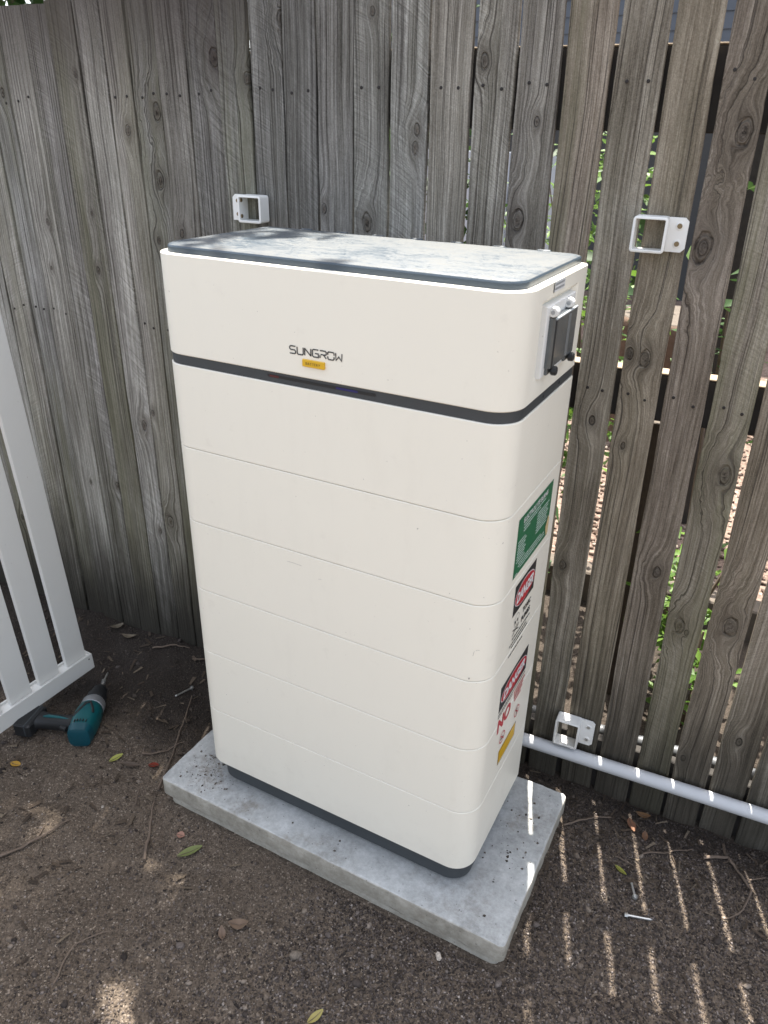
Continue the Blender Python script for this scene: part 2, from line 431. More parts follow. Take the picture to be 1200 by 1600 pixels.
# ------------------------------------------------------------------ mesh helpers
class MB:
    def __init__(self):
        self.v = []
        self.f = []

    def add(self, vs, fs):
        o = len(self.v)
        self.v += [tuple(p) for p in vs]
        self.f += [tuple(i + o for i in f) for f in fs]
        return self

    def box(self, x0, x1, y0, y1, z0, z1, b=0.0, mat=None):
        if b <= 0:
            vs = [(x, y, z) for z in (z0, z1) for y in (y0, y1) for x in (x0, x1)]
            fs = [(0, 2, 3, 1), (4, 5, 7, 6), (0, 1, 5, 4), (2, 6, 7, 3), (0, 4, 6, 2), (1, 3, 7, 5)]
        else:
            def rect(i, z):
                a0, a1, c0, c1 = x0 + i, x1 - i, y0 + i, y1 - i
                return [(a0 + b, c0, z), (a1 - b, c0, z), (a1, c0 + b, z), (a1, c1 - b, z), (a1 - b, c1, z), (a0 + b, c1, z), (a0, c1 - b, z), (a0, c0 + b, z)]
            L = [rect(b, z0), rect(0, z0 + b), rect(0, z1 - b), rect(b, z1)]
            vs = [p for l in L for p in l]
            fs = [tuple(range(7, -1, -1)), tuple(range(24, 32))]
            for k in range(3):
                for i in range(8):
                    j = (i + 1) % 8
                    fs.append((k * 8 + i, k * 8 + j, (k + 1) * 8 + j, (k + 1) * 8 + i))
        if mat is not None:
            vs = [tuple(mat @ Vector(p)) for p in vs]
        return self.add(vs, fs)

    def loft(self, loops, cap0=True, cap1=True, closed=True):
        n = len(loops[0])
        vs = [p for l in loops for p in l]
        fs = []
        for k in range(len(loops) - 1):
            for i in range(n if closed else n - 1):
                j = (i + 1) % n
                fs.append((k * n + i, k * n + j, (k + 1) * n + j, (k + 1) * n + i))
        if cap0:
            fs.append(tuple(range(n - 1, -1, -1)))
        if cap1:
            fs.append(tuple(range((len(loops) - 1) * n, len(loops) * n)))
        return self.add(vs, fs)

    def tube(self, pts, rad, n=8, cap=True):
        pts = [Vector(p) for p in pts]
        if not isinstance(rad, (list, tuple)):
            rad = [rad] * len(pts)
        loops = []
        ref = Vector((0.13, 0.31, 0.94))
        for i, p in enumerate(pts):
            d = (pts[min(i + 1, len(pts) - 1)] - pts[max(i - 1, 0)]).normalized()
            if abs(d.dot(ref)) > 0.95:
                ref = Vector((1, 0.2, 0.1))
            a = d.cross(ref).normalized()
            b = d.cross(a)
            loops.append([tuple(p + (a * math.cos(t) + b * math.sin(t)) * rad[i]) for t in [2 * math.pi * k / n for k in range(n)]])
        return self.loft([l[::-1] for l in loops], cap, cap)

    def lathe(self, prof, o, ax, n=20, squash=None):
        """prof: (distance along axis, radius)"""
        o = Vector(o)
        ax = Vector(ax).normalized()
        h = Vector((0, 0, 1)) if abs(ax.z) < 0.9 else Vector((1, 0, 0))
        a = ax.cross(h).normalized()
        b = a.cross(ax)
        loops = []
        for d, r in prof:
            loops.append([tuple(o + ax * d + (a * math.cos(t) + b * math.sin(t)) * r) for t in [2 * math.pi * k / n for k in range(n)]])
        return self.loft([l[::-1] for l in loops])

    def obj(self, name, mat, parent=None, smooth=None, loc=None):
        me = bpy.data.meshes.new(name)
        me.from_pydata(self.v, [], self.f)
        me.materials.append(mat)
        me.validate()
        me.update()
        if smooth:
            me.shade_smooth()
            me.set_sharp_from_angle(angle=R(smooth))
        o = bpy.data.objects.new(name, me)
        C.objects.link(o)
        if parent is not None:
            o.parent = parent
        if loc is not None:
            o.location = loc
        return o


def tag(o, label=None, cat=None, group=None, kind=None):
    for k, v in (('label', label), ('category', cat), ('group', group), ('kind', kind)):
        if v:
            o[k] = v
    return o


def thing(name, label, cat, loc=(0, 0, 0), rot=(0, 0, 0), group=None):
    o = bpy.data.objects.new(name, None)
    o.empty_display_size = 0.05
    C.objects.link(o)
    o.location = loc
    o.rotation_euler = rot
    return tag(o, label, cat, group)


def npmesh(name, V, F, mat, parent=None):
    me = bpy.data.meshes.new(name)
    V = np.asarray(V, dtype=np.float32)
    F = np.asarray(F, dtype=np.int32)
    k = F.shape[1]
    me.vertices.add(len(V))
    me.vertices.foreach_set('co', V.ravel())
    me.loops.add(F.size)
    me.loops.foreach_set('vertex_index', F.ravel())
    me.polygons.add(len(F))
    me.polygons.foreach_set('loop_start', np.arange(0, F.size, k, dtype=np.int32))
    me.polygons.foreach_set('loop_total', np.full(len(F), k, dtype=np.int32))
    me.materials.append(mat)
    me.update(calc_edges=True)
    me.validate()
    o = bpy.data.objects.new(name, me)
    C.objects.link(o)
    if parent is not None:
        o.parent = parent
    return o


_lat = rng.random((64, 64))


def vnoise(x, y):
    xi = np.floor(x).astype(int)
    yi = np.floor(y).astype(int)
    fx = x - xi
    fy = y - yi
    fx = fx * fx * (3 - 2 * fx)
    fy = fy * fy * (3 - 2 * fy)
    a = _lat[xi % 64, yi % 64]
    b = _lat[(xi + 1) % 64, yi % 64]
    c = _lat[xi % 64, (yi + 1) % 64]
    d = _lat[(xi + 1) % 64, (yi + 1) % 64]
    return (a * (1 - fx) + b * fx) * (1 - fy) + (c * (1 - fx) + d * fx) * fy - 0.5


G = -0.072


def fence_y(x):
    return 0.43 + 0.06 * x


def ground_h(x, y):
    x = np.asarray(x, float)
    y = np.asarray(y, float)
    near = np.exp(-((x / 2.4) ** 2 + (y / 2.0) ** 2))
    h = G + near * (0.016 * vnoise(x * 3.1 + 7, y * 3.1 + 3) + 0.015 * vnoise(x * 8 + 1, y * 8) + 0.011 * vnoise(x * 22, y * 22 + 5) + 0.007 * vnoise(x * 60, y * 60))
    d = y - fence_y(x)
    h = h - 0.022 * np.exp(-(d / 0.10) ** 2) * (1 / (1 + np.exp(-(x - 0.55) * 14)))
    h = h + 0.018 * np.exp(-((d + 0.02) / 0.09) ** 2) * (1 / (1 + np.exp((x + 0.35) * 12)))
    # level against the concrete pad
    px = np.clip(np.maximum(-0.10 - x, x - 0.73), 0, None)
    py = np.clip(np.maximum(-0.06 - y, y - 0.35), 0, None)
    dist = np.sqrt(px * px + py * py)
    k = np.exp(-(dist / 0.05) ** 2)
    return h * (1 - k) + (G - 0.002) * k


# ------------------------------------------------------------------ ground (one sheet to the horizon)
def axis(lo, hi, step, far):
    inner = list(np.arange(lo, hi + 1e-6, step))
    out = [d for d in (0.15, 0.4, 0.9, 2, 4, 8, 16, 32, far)]
    return np.array([lo - d for d in out[::-1]] + inner + [hi + d for d in out])


gx = axis(-1.7, 2.0, 0.0125, 120)
gy = axis(-1.2, 0.9, 0.0125, 120)
XX, YY = np.meshgrid(gx, gy, indexing='xy')
ZZ = ground_h(XX, YY)
V = np.stack([XX.ravel(), YY.ravel(), ZZ.ravel()], 1)
nx, ny = len(gx), len(gy)
ii, jj = np.meshgrid(np.arange(nx - 1), np.arange(ny - 1), indexing='xy')
a = (jj * nx + ii).ravel()
F = np.stack([a, a + 1, a + 1 + nx, a + nx], 1)
gr = npmesh('ground', V, F, SOIL)
gr.data.shade_smooth()
tag(gr, kind='structure')

# gravel bed behind the fence
mb = MB()
mb.add([(-6, 0.95, G + 0.030), (8, 1.75, G + 0.030), (8, 9, G + 0.030), (-6, 9, G + 0.030)], [(0, 1, 2, 3)])
tag(mb.obj('gravel_bed', PINK), kind='structure')

# ------------------------------------------------------------------ scattered stones
ICO_V = []
ph = (1 + 5 ** 0.5) / 2
for a_, b_ in ((1, ph), (-1, ph), (1, -ph), (-1, -ph)):
    ICO_V += [(0, a_, b_), (a_, b_, 0), (b_, 0, a_)]
ICO_V = np.array(ICO_V) / math.sqrt(1 + ph * ph)
ICO_F = []
for i in range(12):
    for j in range(i + 1, 12):
        for k in range(j + 1, 12):
            e = [np.linalg.norm(ICO_V[p] - ICO_V[q]) for p, q in ((i, j), (j, k), (i, k))]
            if max(e) < 1.2:
                nrm = np.cross(ICO_V[j] - ICO_V[i], ICO_V[k] - ICO_V[i])
                ICO_F.append((i, j, k) if nrm @ ICO_V[i] > 0 else (i, k, j))
ICO_F = np.array(ICO_F)
OCT_V = np.array([(1, 0, 0), (-1, 0, 0), (0, 1, 0), (0, -1, 0), (0, 0, 1), (0, 0, -1)], float)
OCT_F = np.array([(0, 2, 4), (2, 1, 4), (1, 3, 4), (3, 0, 4), (2, 0, 5), (1, 2, 5), (3, 1, 5), (0, 3, 5)])


def scatter(name, xy, zfun, rad, base, mat, flat=(0.45, 0.9), sink=0.25):
    BV, BF = base
    n = len(xy)
    nv = len(BV)
    sc = rad[:, None] * np.stack([rng.uniform(0.75, 1.35, n), rng.uniform(0.65, 1.0, n), rng.uniform(*flat, n)], 1)
    v = BV[None] * (1 + rng.uniform(-0.28, 0.28, (n, nv, 1)))
    v = v * sc[:, None, :]
    a_ = rng.uniform(0, 6.283, n)
    tl = rng.normal(0, 0.35, n)
    ca, sa, ct, st = np.cos(a_), np.sin(a_), np.cos(tl), np.sin(tl)
    y2 = v[:, :, 1] * ct[:, None] - v[:, :, 2] * st[:, None]
    z2 = v[:, :, 1] * st[:, None] + v[:, :, 2] * ct[:, None]
    x3 = v[:, :, 0] * ca[:, None] - y2 * sa[:, None]
    y3 = v[:, :, 0] * sa[:, None] + y2 * ca[:, None]
    z0 = zfun(xy[:, 0], xy[:, 1]) + sc[:, 2] * (1 - 2 * sink) * 0.6
    P = np.stack([x3 + xy[:, :1], y3 + xy[:, 1:2], z2 + z0[:, None]], 2).reshape(-1, 3)
    Fm = (BF[None] + (np.arange(n) * nv)[:, None, None]).reshape(-1, 3)
    return tag(npmesh(name, P, Fm, mat), kind='stuff')


def in_pad(xy, g=0.0):
    return (xy[:, 0] > -0.097 - g) & (xy[:, 0] < 0.729 + g) & (xy[:, 1] > -0.060 - g) & (xy[:, 1] < 0.350 + g)


def spots(n, x0=-1.15, x1=1.55, y0=-0.85, y1=0.50):
    xy = np.stack([rng.uniform(x0, x1, n), rng.uniform(y0, y1, n)], 1)
    xy = xy[~in_pad(xy)]
    return xy[xy[:, 1] < fence_y(xy[:, 0]) - 0.004]


def grey_weight(xy):
    s = xy[:, 0] * 0.9 - xy[:, 1] * 0.35 - 0.30 + 0.5 * vnoise(xy[:, 0] * 4 + 9, xy[:, 1] * 4)
    return 1 / (1 + np.exp(-s * 9))


xy = spots(90000)
keep = rng.random(len(xy)) < (0.30 + 0.70 * (vnoise(xy[:, 0] * 5 + 2, xy[:, 1] * 5 + 8) > -0.18)) * (1 - 0.6 * grey_weight(xy))
xy = xy[keep]
scatter('fine_gravel', xy, ground_h, rng.uniform(0.0012, 0.0026, len(xy)), (OCT_V, OCT_F), FINE)
xy = spots(210000, -1.05, 1.42, -0.70, 0.5)
gwt = grey_weight(xy)
xy = xy[(0.20 + 1.0 * gwt + 0.55 * vnoise(xy[:, 0] * 7, xy[:, 1] * 7 + 2)) > rng.random(len(xy))]
gwt = grey_weight(xy)
rad = (0.0013 + 0.0016 * rng.random(len(xy)) ** 1.6) * (0.80 + 0.30 * gwt)
grey = gwt > rng.random(len(xy)) * 0.9
scatter('crushed_rock', xy[grey], ground_h, rad[grey] * 1.1, (OCT_V, OCT_F), STONE, (0.45, 0.85))
scatter('brown_gravel', xy[~grey], ground_h, rad[~grey], (OCT_V, OCT_F), FINE, (0.45, 0.85))
xy = spots(15000, -1.05, 1.42, -0.70, 0.5)
gwt = grey_weight(xy)
xy = xy[(0.15 + 0.9 * gwt) > rng.random(len(xy))]
scatter('coarse_gravel', xy, ground_h, 0.0024 + 0.0018 * rng.random(len(xy)) ** 2, (ICO_V, ICO_F), STONE, (0.45, 0.85))
xy = spots(260)
scatter('loose_stone_scatter', xy, ground_h, 0.0046 + 0.0050 * rng.random(len(xy)) ** 2.5, (ICO_V, ICO_F), STONE)

xy = spots(1500, -1.05, 1.42, -0.70, 0.5)
xy = xy[vnoise(xy[:, 0] * 6 + 4, xy[:, 1] * 6 + 1) > 0.02]
scatter('soil_clods', xy, ground_h, 0.0030 + 0.0055 * rng.random(len(xy)) ** 2.5, (ICO_V, ICO_F), FINE, (0.5, 0.9), 0.35)

# crumbs of soil lying on the pad
n = 330
xy = np.concatenate([
    np.stack([rng.normal(-0.005, 0.035, 150), rng.normal(0.015, 0.035, 150)], 1),
    np.stack([rng.uniform(-0.085, 0.72, 130), rng.uniform(-0.045, 0.335, 130)], 1),
    np.stack([rng.normal(0.68, 0.03, 70), rng.normal(0.20, 0.09, 70)], 1)])
xy = xy[(xy[:, 0] > -0.083) & (xy[:, 0] < 0.715) & (xy[:, 1] > -0.045) & (xy[:, 1] < 0.336)]
inb = (xy[:, 0] > 0.010) & (xy[:, 0] < 0.615) & (xy[:, 1] > 0.01)
xy = xy[~inb]
scatter('soil_crumbs', xy, lambda x, y: np.zeros(len(x)), 0.0008 + 0.0030 * rng.random(len(xy)) ** 3, (OCT_V, OCT_F), CRUMB, sink=0.2)

# bright pebbles on the gravel bed behind the fence
xy = np.stack([rng.uniform(-1.0, 1.7, 9000), rng.uniform(1.05, 3.4, 9000)], 1)
xy = xy[xy[:, 1] > 1.30 + 0.057 * xy[:, 0]]
scatter('bed_pebbles', xy, lambda x, y: np.full(len(x), G + 0.032), 0.007 + 0.010 * rng.random(len(xy)) ** 2, (OCT_V, OCT_F), PEBB)


# ------------------------------------------------------------------ concrete pad
def pad_course(x0, x1, y0, y1, z0, z1, r, rough, seed, rb):
    """slab course: rounded plan corners, densely divided edge, softly eroded rims"""
    rr = np.random.default_rng(seed)
    per = []
    def seg(a_, b_, n_):
        for k in range(n_):
            f = k / n_
            per.append((a_[0] + (b_[0] - a_[0]) * f, a_[1] + (b_[1] - a_[1]) * f))
    cs = [((x0 + r, y0 + r), 180), ((x1 - r, y0 + r), 270), ((x1 - r, y1 - r), 0), ((x0 + r, y1 - r), 90)]
    arcs = []
    for (cx, cy), a0 in cs:
        arcs.append([(cx + r * math.cos(R(a0 + 90 * k / 5)), cy + r * math.sin(R(a0 + 90 * k / 5))) for k in range(6)])
    for i in range(4):
        per += arcs[i][:-1]
        n_ = 90 if i % 2 == 0 else 44
        seg(arcs[i][-1], arcs[(i + 1) % 4][0], n_)
    per = np.array(per)
    cen = np.array([(x0 + x1) / 2, (y0 + y1) / 2])
    t_ = np.arange(len(per))
    nz = vnoise(t_ * 0.35 + seed * 7, t_ * 0.0 + seed) + 0.6 * vnoise(t_ * 1.3 + seed, t_ * 0 + 3.3)
    nz2 = vnoise(t_ * 0.5 + seed * 3, t_ * 0.0 + seed + 9)
    tan = np.roll(per, -1, 0) - np.roll(per, 1, 0)
    nrm = np.stack([tan[:, 1], -tan[:, 0]], 1)
    nrm /= np.linalg.norm(nrm, axis=1)[:, None]
    loops = []
    for z, inset, amp in ((z0, 0.001, rough), (z0 + 0.002, 0.0, rough), (z1 - rb, 0.0, rough * 0.6), (z1 - rb * 0.4, rb * 0.35, rough), (z1, rb, rough * 1.4), (z1, rb + 0.0040, 0.0)):
        q = per - nrm * (inset - nz * amp)[:, None] if not np.isscalar(inset - nz * amp) else per
        zz = np.full(len(q), z)
        if z == z0 or z == z0 + 0.002:
            zz = zz + nz2 * rough * 1.6
        loops.append([(q[i, 0], q[i, 1], zz[i]) for i in range(len(q))])
    return MB().loft(loops)


pad = thing('concrete_pad', 'pale grey concrete slab under the white battery cabinet', 'concrete slab', (0.32, 0.145, G))
o = pad_course(-0.094, 0.726, -0.057, 0.347, -0.0460, 0.0, 0.0105, 0.0022, 3, 0.0034).obj('upper_course', CONC, pad, 28)
o.matrix_parent_inverse = Matrix.Translation((-0.32, -0.145, -G))
o = pad_course(-0.0845, 0.7165, -0.0475, 0.3375, -0.110, -0.0470, 0.016, 0.0013, 5, 0.003).obj('lower_course', CONC, pad, 50)
o.matrix_parent_inverse = Matrix.Translation((-0.32, -0.145, -G))

# ------------------------------------------------------------------ battery cabinet
W, D = 0.625, 0.2996
RF, RB = 0.045, 0.012
zs = [1.1353, 0.9757, 0.9590, 0.8101, 0.6628, 0.5144, 0.3652, 0.2132, 0.0631]
batt = thing('battery_cabinet', 'tall white home battery cabinet with dark band standing on the concrete slab', 'battery', (W / 2, D / 2, 0))
BINV = Matrix.Translation((-W / 2, -D / 2, 0))


def bpart(mb_, name, mat, smooth=40, parent=None):
    o_ = mb_.obj(name, mat, parent or batt, smooth)
    if parent is None:
        o_.matrix_parent_inverse = BINV
    else:
        o_.matrix_parent_inverse = Matrix.Identity(4)
    return o_


def rloop(z, inset, rf=RF, rb=RB, ys=(), n=10):
    i = inset
    pts = []
    def arc(cx, cy, r_, a0):
        for k in range(n + 1):
            t_ = R(a0 + 90 * k / n)
            pts.append((cx + r_ * math.cos(t_), cy + r_ * math.sin(t_), z))
    arc(rf, rf, rf - i, 180)
    arc(W - rf, rf, rf - i, 270)
    for yy in ys:
        pts.append((W - i, yy, z))
    arc(W - rb, D - rb, max(rb - i, 0.0015), 0)
    arc(rb, D - rb, max(rb - i, 0.0015), 90)
    return pts


# six stacked modules
for k in range(6):
    z1, z0 = zs[2 + k], zs[3 + k]
    c = 0.0012
    lo = 0.0 if k == 5 else 0.0005
    L = [rloop(z0 + lo, c), rloop(z0 + lo + c, 0), rloop(z1 - 0.0005 - c, 0), rloop(z1 - 0.0005, c)]
    bpart(MB().loft(L), 'battery_module', WHITE, 35)

# dark band with slot
bpart(MB().loft([rloop(zs[2] + 0.0002, 0.0022), rloop(zs[1] - 0.0002, 0.0022)]), 'trim_band', GREYP, 35)
zc = (zs[1] + zs[2]) / 2 + 0.0015


def slot(x0, x1, h, yoff, th=0.0006):
    n_ = 8
    r_ = h / 2
    pr = [(x1 - r_ + r_ * math.cos(t_), zc + r_ * math.sin(t_)) for t_ in [math.pi * (-0.5 + k / n_) for k in range(n_ + 1)]]
    pr += [(x0 + r_ + r_ * math.cos(t_), zc + r_ * math.sin(t_)) for t_ in [math.pi * (0.5 + k / n_) for k in range(n_ + 1)]]
    return MB().loft([[(x, yoff - th, z) for x, z in pr], [(x, yoff, z) for x, z in pr]][::-1])


bpart(slot(0.220, 0.413, 0.0046, 0.0022), 'light_slot', RUBBER, 35)
REDL = simple('dim_red_lens', (0.07, 0.006, 0.010), 0.35)
BLUL = simple('dim_blue_lens', (0.010, 0.012, 0.10), 0.35)
o = slot(0.224, 0.242, 0.0034, 0.0016, 0.0003)
bpart(o, 'red_lens', REDL, 35)
bpart(slot(0.345, 0.383, 0.0034, 0.0016, 0.0003), 'blue_lens', BLUL, 35)

# top unit with recessed side
ya, yb, za, zb = 0.070, 0.248, 0.994, 1.1145
c = 0.0014
ysr = (ya, yb)
Ls = [rloop(zs[1], c, ys=ysr), rloop(zs[1] + c, 0, ys=ysr), rloop(za, 0, ys=ysr), rloop(zb, 0, ys=ysr), rloop(zs[0] - c, 0, ys=ysr), rloop(zs[0], c, ys=ysr), rloop(zs[0], 0.011, ys=ysr)]
mb = MB().loft(Ls)
npp = len(Ls[0])
i0 = 22                                   # first inserted side vertex
hole = (2 * npp + i0, 2 * npp + i0 + 1, 3 * npp + i0 + 1, 3 * npp + i0)
mb.f = [f for f in mb.f if tuple(sorted(f)) != tuple(sorted(hole))]
dp = W - 0.010
inner = [(dp, ya + 0.014, za + 0.022), (dp, yb - 0.012, za + 0.020), (dp, yb - 0.012, zb - 0.012), (dp, ya + 0.014, zb - 0.010)]
oi = len(mb.v)
mb.v += inner
for k in range(4):
    mb.f.append((hole[k], hole[(k + 1) % 4], oi + (k + 1) % 4, oi + k))
mb.f.append((oi, oi + 1, oi + 2, oi + 3))
bpart(mb, 'top_unit', WHITE, 35)

# lid
zl = 1.1475


def lloop(z, i, n=10):
    pts = []
    x0, x1, y0, y1 = 0.012 + i, W - 0.012 - i, 0.012 + i, 0.301 - i
    rf = max(0.034 - i, 0.004)
    rb = 0.010
    for cx, cy, r_, a0 in ((x0 + rf, y0 + rf, rf, 180), (x1 - rf, y0 + rf, rf, 270), (x1 - rb, y1 - rb, rb, 0), (x0 + rb, y1 - rb, rb, 90)):
        for k in range(n + 1):
            t_ = R(a0 + 90 * k / n)
            pts.append((cx + r_ * math.cos(t_), cy + r_ * math.sin(t_), z))
    return pts


lid = bpart(MB().loft([lloop(1.1350, 0), lloop(zl - 0.0040, 0), lloop(zl - 0.0016, 0.0016), lloop(zl, 0.0060), lloop(zl + 0.0006, 0.0085)]), 'lid', LID, 30)
for xr in (0.10, 0.175, 0.25, 0.325, 0.40, 0.475, 0.55):
    bpart(MB().box(xr - 0.011, xr + 0.011, 0.298, 0.3055, zl - 0.007, zl + 0.0014, 0.001), 'lid_rib', LID, 30, lid)

# plinth and feet
def ploop(z, i):
    return [(x, y, z) for x, y, _ in [(0.018 + (p[0] / W) * (W - 0.030), 0.016 + (p[1] / D) * (D - 0.030), 0) for p in rloop(0, i)]]


bpart(MB().loft([ploop(0.010, 0.002), ploop(0.012, 0), ploop(zs[8] - 0.0004, 0)]), 'plinth', GREYP, 35)
for fx, fy in ((0.075, 0.05), (0.56, 0.05), (0.56, 0.25), (0.075, 0.25)):
    bpart(MB().lathe([(0, 0.024), (0.003, 0.026), (0.0099, 0.026)], (fx, fy, 0.0), (0, 0, 1), 16), 'foot', RUBBER)


# --- print on the cabinet
def placed(mb_, org, xa, ya_):
    xa, ya_ = Vector(xa), Vector(ya_)
    na = xa.cross(ya_)
    org = Vector(org)
    mb_.v = [tuple(org + xa * p[0] + ya_ * p[1] + na * p[2]) for p in mb_.v]
    return mb_


def stroke(mb_, pts, wd, z=0.0003, closed=False):
    """flat ribbon with mitred joints"""
    P = [Vector(p) for p in pts]
    n_ = len(P)
    left, right = [], []
    for i in range(n_):
        if closed:
            a_, b_ = P[(i - 1) % n_], P[(i + 1) % n_]
        else:
            a_, b_ = P[max(i - 1, 0)], P[min(i + 1, n_ - 1)]
        d0 = (P[i] - a_).normalized() if (P[i] - a_).length > 1e-9 else (b_ - P[i]).normalized()
        d1 = (b_ - P[i]).normalized() if (b_ - P[i]).length > 1e-9 else d0
        n0, n1 = Vector((-d0.y, d0.x)), Vector((-d1.y, d1.x))
        m_ = (n0 + n1)
        m_ = m_.normalized() if m_.length > 1e-6 else n0
        k = min(1.6, 1 / max(0.3, m_.dot(n0)))
        left.append(P[i] + m_ * wd / 2 * k)
        right.append(P[i] - m_ * wd / 2 * k)
    vs = [(p.x, p.y, z) for p in right] + [(p.x, p.y, z) for p in left]
    fs = []
    for i in range(n_ if closed else n_ - 1):
        j = (i + 1) % n_
        fs.append((i, j, n_ + j, n_ + i))
    return mb_.add(vs, fs)


def text_mesh(txt, size, fit=None, bold=0.0, shear=0.0, spacing=1.0, align='CENTER'):
    cu = bpy.data.curves.new('lettering', 'FONT')
    cu.body = txt
    cu.size = size
    cu.align_x = align
    cu.align_y = 'CENTER'
    cu.offset = bold
    cu.shear = shear
    cu.space_character = spacing
    cu.resolution_u = 3
    ob = bpy.data.objects.new('lettering', cu)
    C.objects.link(ob)
    bpy.context.view_layer.update()
    dg = bpy.context.evaluated_depsgraph_get()
    me = bpy.data.meshes.new_from_object(ob.evaluated_get(dg))
    mb_ = MB()
    vs = [tuple(v.co) for v in me.vertices]
    if fit and vs:
        xs = [v[0] for v in vs]
        ys_ = [v[1] for v in vs]
        sx, sy = fit[0] / (max(xs) - min(xs)), fit[1] / (max(ys_) - min(ys_))
        cx, cy = (max(xs) + min(xs)) / 2, (max(ys_) + min(ys_)) / 2
        vs = [((v[0] - cx) * sx, (v[1] - cy) * sy, 0.0) for v in vs]
    mb_.add(vs, [tuple(p.vertices) for p in me.polygons])
    bpy.data.objects.remove(ob)
    bpy.data.curves.remove(cu)
    bpy.data.meshes.remove(me)
    return mb_


def ell(a_, b_, n_=40, z=0.0):
    return MB().add([(a_ * math.cos(2 * math.pi * k / n_), b_ * math.sin(2 * math.pi * k / n_), z) for k in range(n_)], [tuple(range(n_))])


def quad(w_, h_, z=0.0):
    return MB().add([(-w_ / 2, -h_ / 2, z), (w_ / 2, -h_ / 2, z), (w_ / 2, h_ / 2, z), (-w_ / 2, h_ / 2, z)], [(0, 1, 2, 3)])


def bars(x0, x1, y, h, seed, lo=0.003, hi=0.011, gap=0.0012):
    """one line of print too small to read: word-length dashes"""
    rr = random.Random(seed)
    mb_ = MB()
    x = x0
    while x < x1:
        e = min(x1, x + rr.uniform(lo, hi))
        mb_.add([(x, y - h / 2, 0), (e, y - h / 2, 0), (e, y + h / 2, 0), (x, y + h / 2, 0)], [(0, 1, 2, 3)])
        x = e + gap
    return mb_


def merge(*ms):
    o_ = MB()
    for q in ms:
        o_.add(q.v, q.f)
    return o_


FX, FY_ = (1, 0, 0), (0, 0, 1)             # front face axes
# logo: squared letters S U N G R O W
lw, lh, gap = 0.0108, 0.0112, 0.0027
lg = MB()
x = 0.265
wd = 0.0019
r_ = 0.0022
def P(*pts): return [(x + a_ * lw, b_ * lh) for a_, b_ in pts]
stroke(lg, P((1, 1), (.2, 1), (.02, .88), (.02, .62), (.2, .5), (.8, .5), (.98, .38), (.98, .12), (.8, 0), (0, 0)), wd); x += lw + gap
stroke(lg, P((0, 1), (0, .15), (.15, 0), (.85, 0), (1, .15), (1, 1)), wd); x += lw + gap
stroke(lg, P((0, 0), (0, 1)), wd); stroke(lg, P((0, .95), (1, .05)), wd); stroke(lg, P((1, 0), (1, 1)), wd); x += lw + gap
stroke(lg, P((1, 1), (.2, 1), (.02, .86), (.02, .14), (.2, 0), (.98, 0), (.98, .48), (.42, .48)), wd); x += lw + gap
stroke(lg, P((0, 0), (0, .38)), wd); stroke(lg, P((0, 1), (.85, 1), (1, .86), (1, .60), (.85, .48), (.1, .48)), wd); stroke(lg, P((.55, .46), (1, 0)), wd); x += lw + gap
stroke(lg, P((0, .60), (0, .86), (.15, 1), (.85, 1), (1, .86), (1, .62)), wd); stroke(lg, P((1, .44), (1, .14), (.85, 0), (.15, 0), (0, .14), (0, .40)), wd); x += lw + gap
stroke(lg, P((0, 1), (0.06, .03), (.5, .55), (.94, .03), (1.0, 1)), wd)
bpart(placed(lg, (0.0005, -0.00035, 1.0110), FX, FY_), 'logo_lettering', LOGO, None)
bd = MB().box(0.2890, 0.3280, -0.0035, 0.0005, 0.9945, 1.0055, 0.0006)
badge = bpart(bd, 'name_badge', YEL, None)
bpart(placed(text_mesh('BATTERY', 0.006, (0.0255, 0.0038), 0.0, 0, 1.3), (0.3085, -0.0038, 1.0000), FX, FY_), 'lettering', INKK, None, badge)

# small scuffs and specks on the front
SCUFF = simple('grey_scuff', (0.30, 0.28, 0.25), 0.7)
mb = MB()
for (sx, sz, l_, a_) in ((0.598, 0.575, 0.010, 1.4), (0.604, 0.583, 0.007, 0.5), (0.31, 0.623, 0.006, 0.2), (0.258, 0.639, 0.03, -0.02), (0.491, 0.771, 0.002, 0.2)):
    stroke(mb, [(sx - math.cos(a_) * l_ / 2, sz - math.sin(a_) * l_ / 2), (sx, sz + 0.0006), (sx + math.cos(a_) * l_ / 2, sz + math.sin(a_) * l_ / 2)], 0.0005)
bpart(placed(mb, (0, -0.0001, 0), FX, FY_), 'scuff_mark', SCUFF, None)['kind'] = 'stuff'
mb = MB()
rr = random.Random(4)
for (sx, sz, q) in [(0.594, 0.523, 0.0014), (0.490, 0.7705, 0.0009)] + [(rr.uniform(0.05, 0.6), rr.uniform(0.1, 1.1), rr.uniform(0.0003, 0.0007)) for _ in range(34)]:
    e = ell(q, q * rr.uniform(0.7, 1.4), 7)
    mb.add([(p[0] + sx, p[1] + sz, 0.0003) for p in e.v], e.f)
bpart(placed(mb, (0, -0.0001, 0), FX, FY_), 'dirt_speck', SCUFF, None)['kind'] = 'stuff'

SX, SY = (0, 1, 0), (0, 0, 1)              # right side axes
def side(mb_, y, z, lvl): return placed(mb_, (W + 0.0003 + 0.00035 * lvl, y, z), SX, SY)

# top label
tl = bpart(side(quad(0.055, 0.014), 0.141, 1.1263, 0), 'rating_label', INKW, None)
bpart(side(merge(quad(0.004, 0.014),), 0.1155, 1.1263, 1), 'label_edge', INKK, None, tl)
mb = MB()
for zz_, sd in ((0.0030, 1), (-0.0030, 2)):
    b_ = bars(-0.022, 0.022, zz_, 0.0032, sd, 0.0015, 0.0028, 0.0009)
    mb.add(b_.v, b_.f)
bpart(side(mb, 0.143, 1.1263, 1), 'printed_line', simple('grey_print', (0.30, 0.31, 0.32)), None, tl)

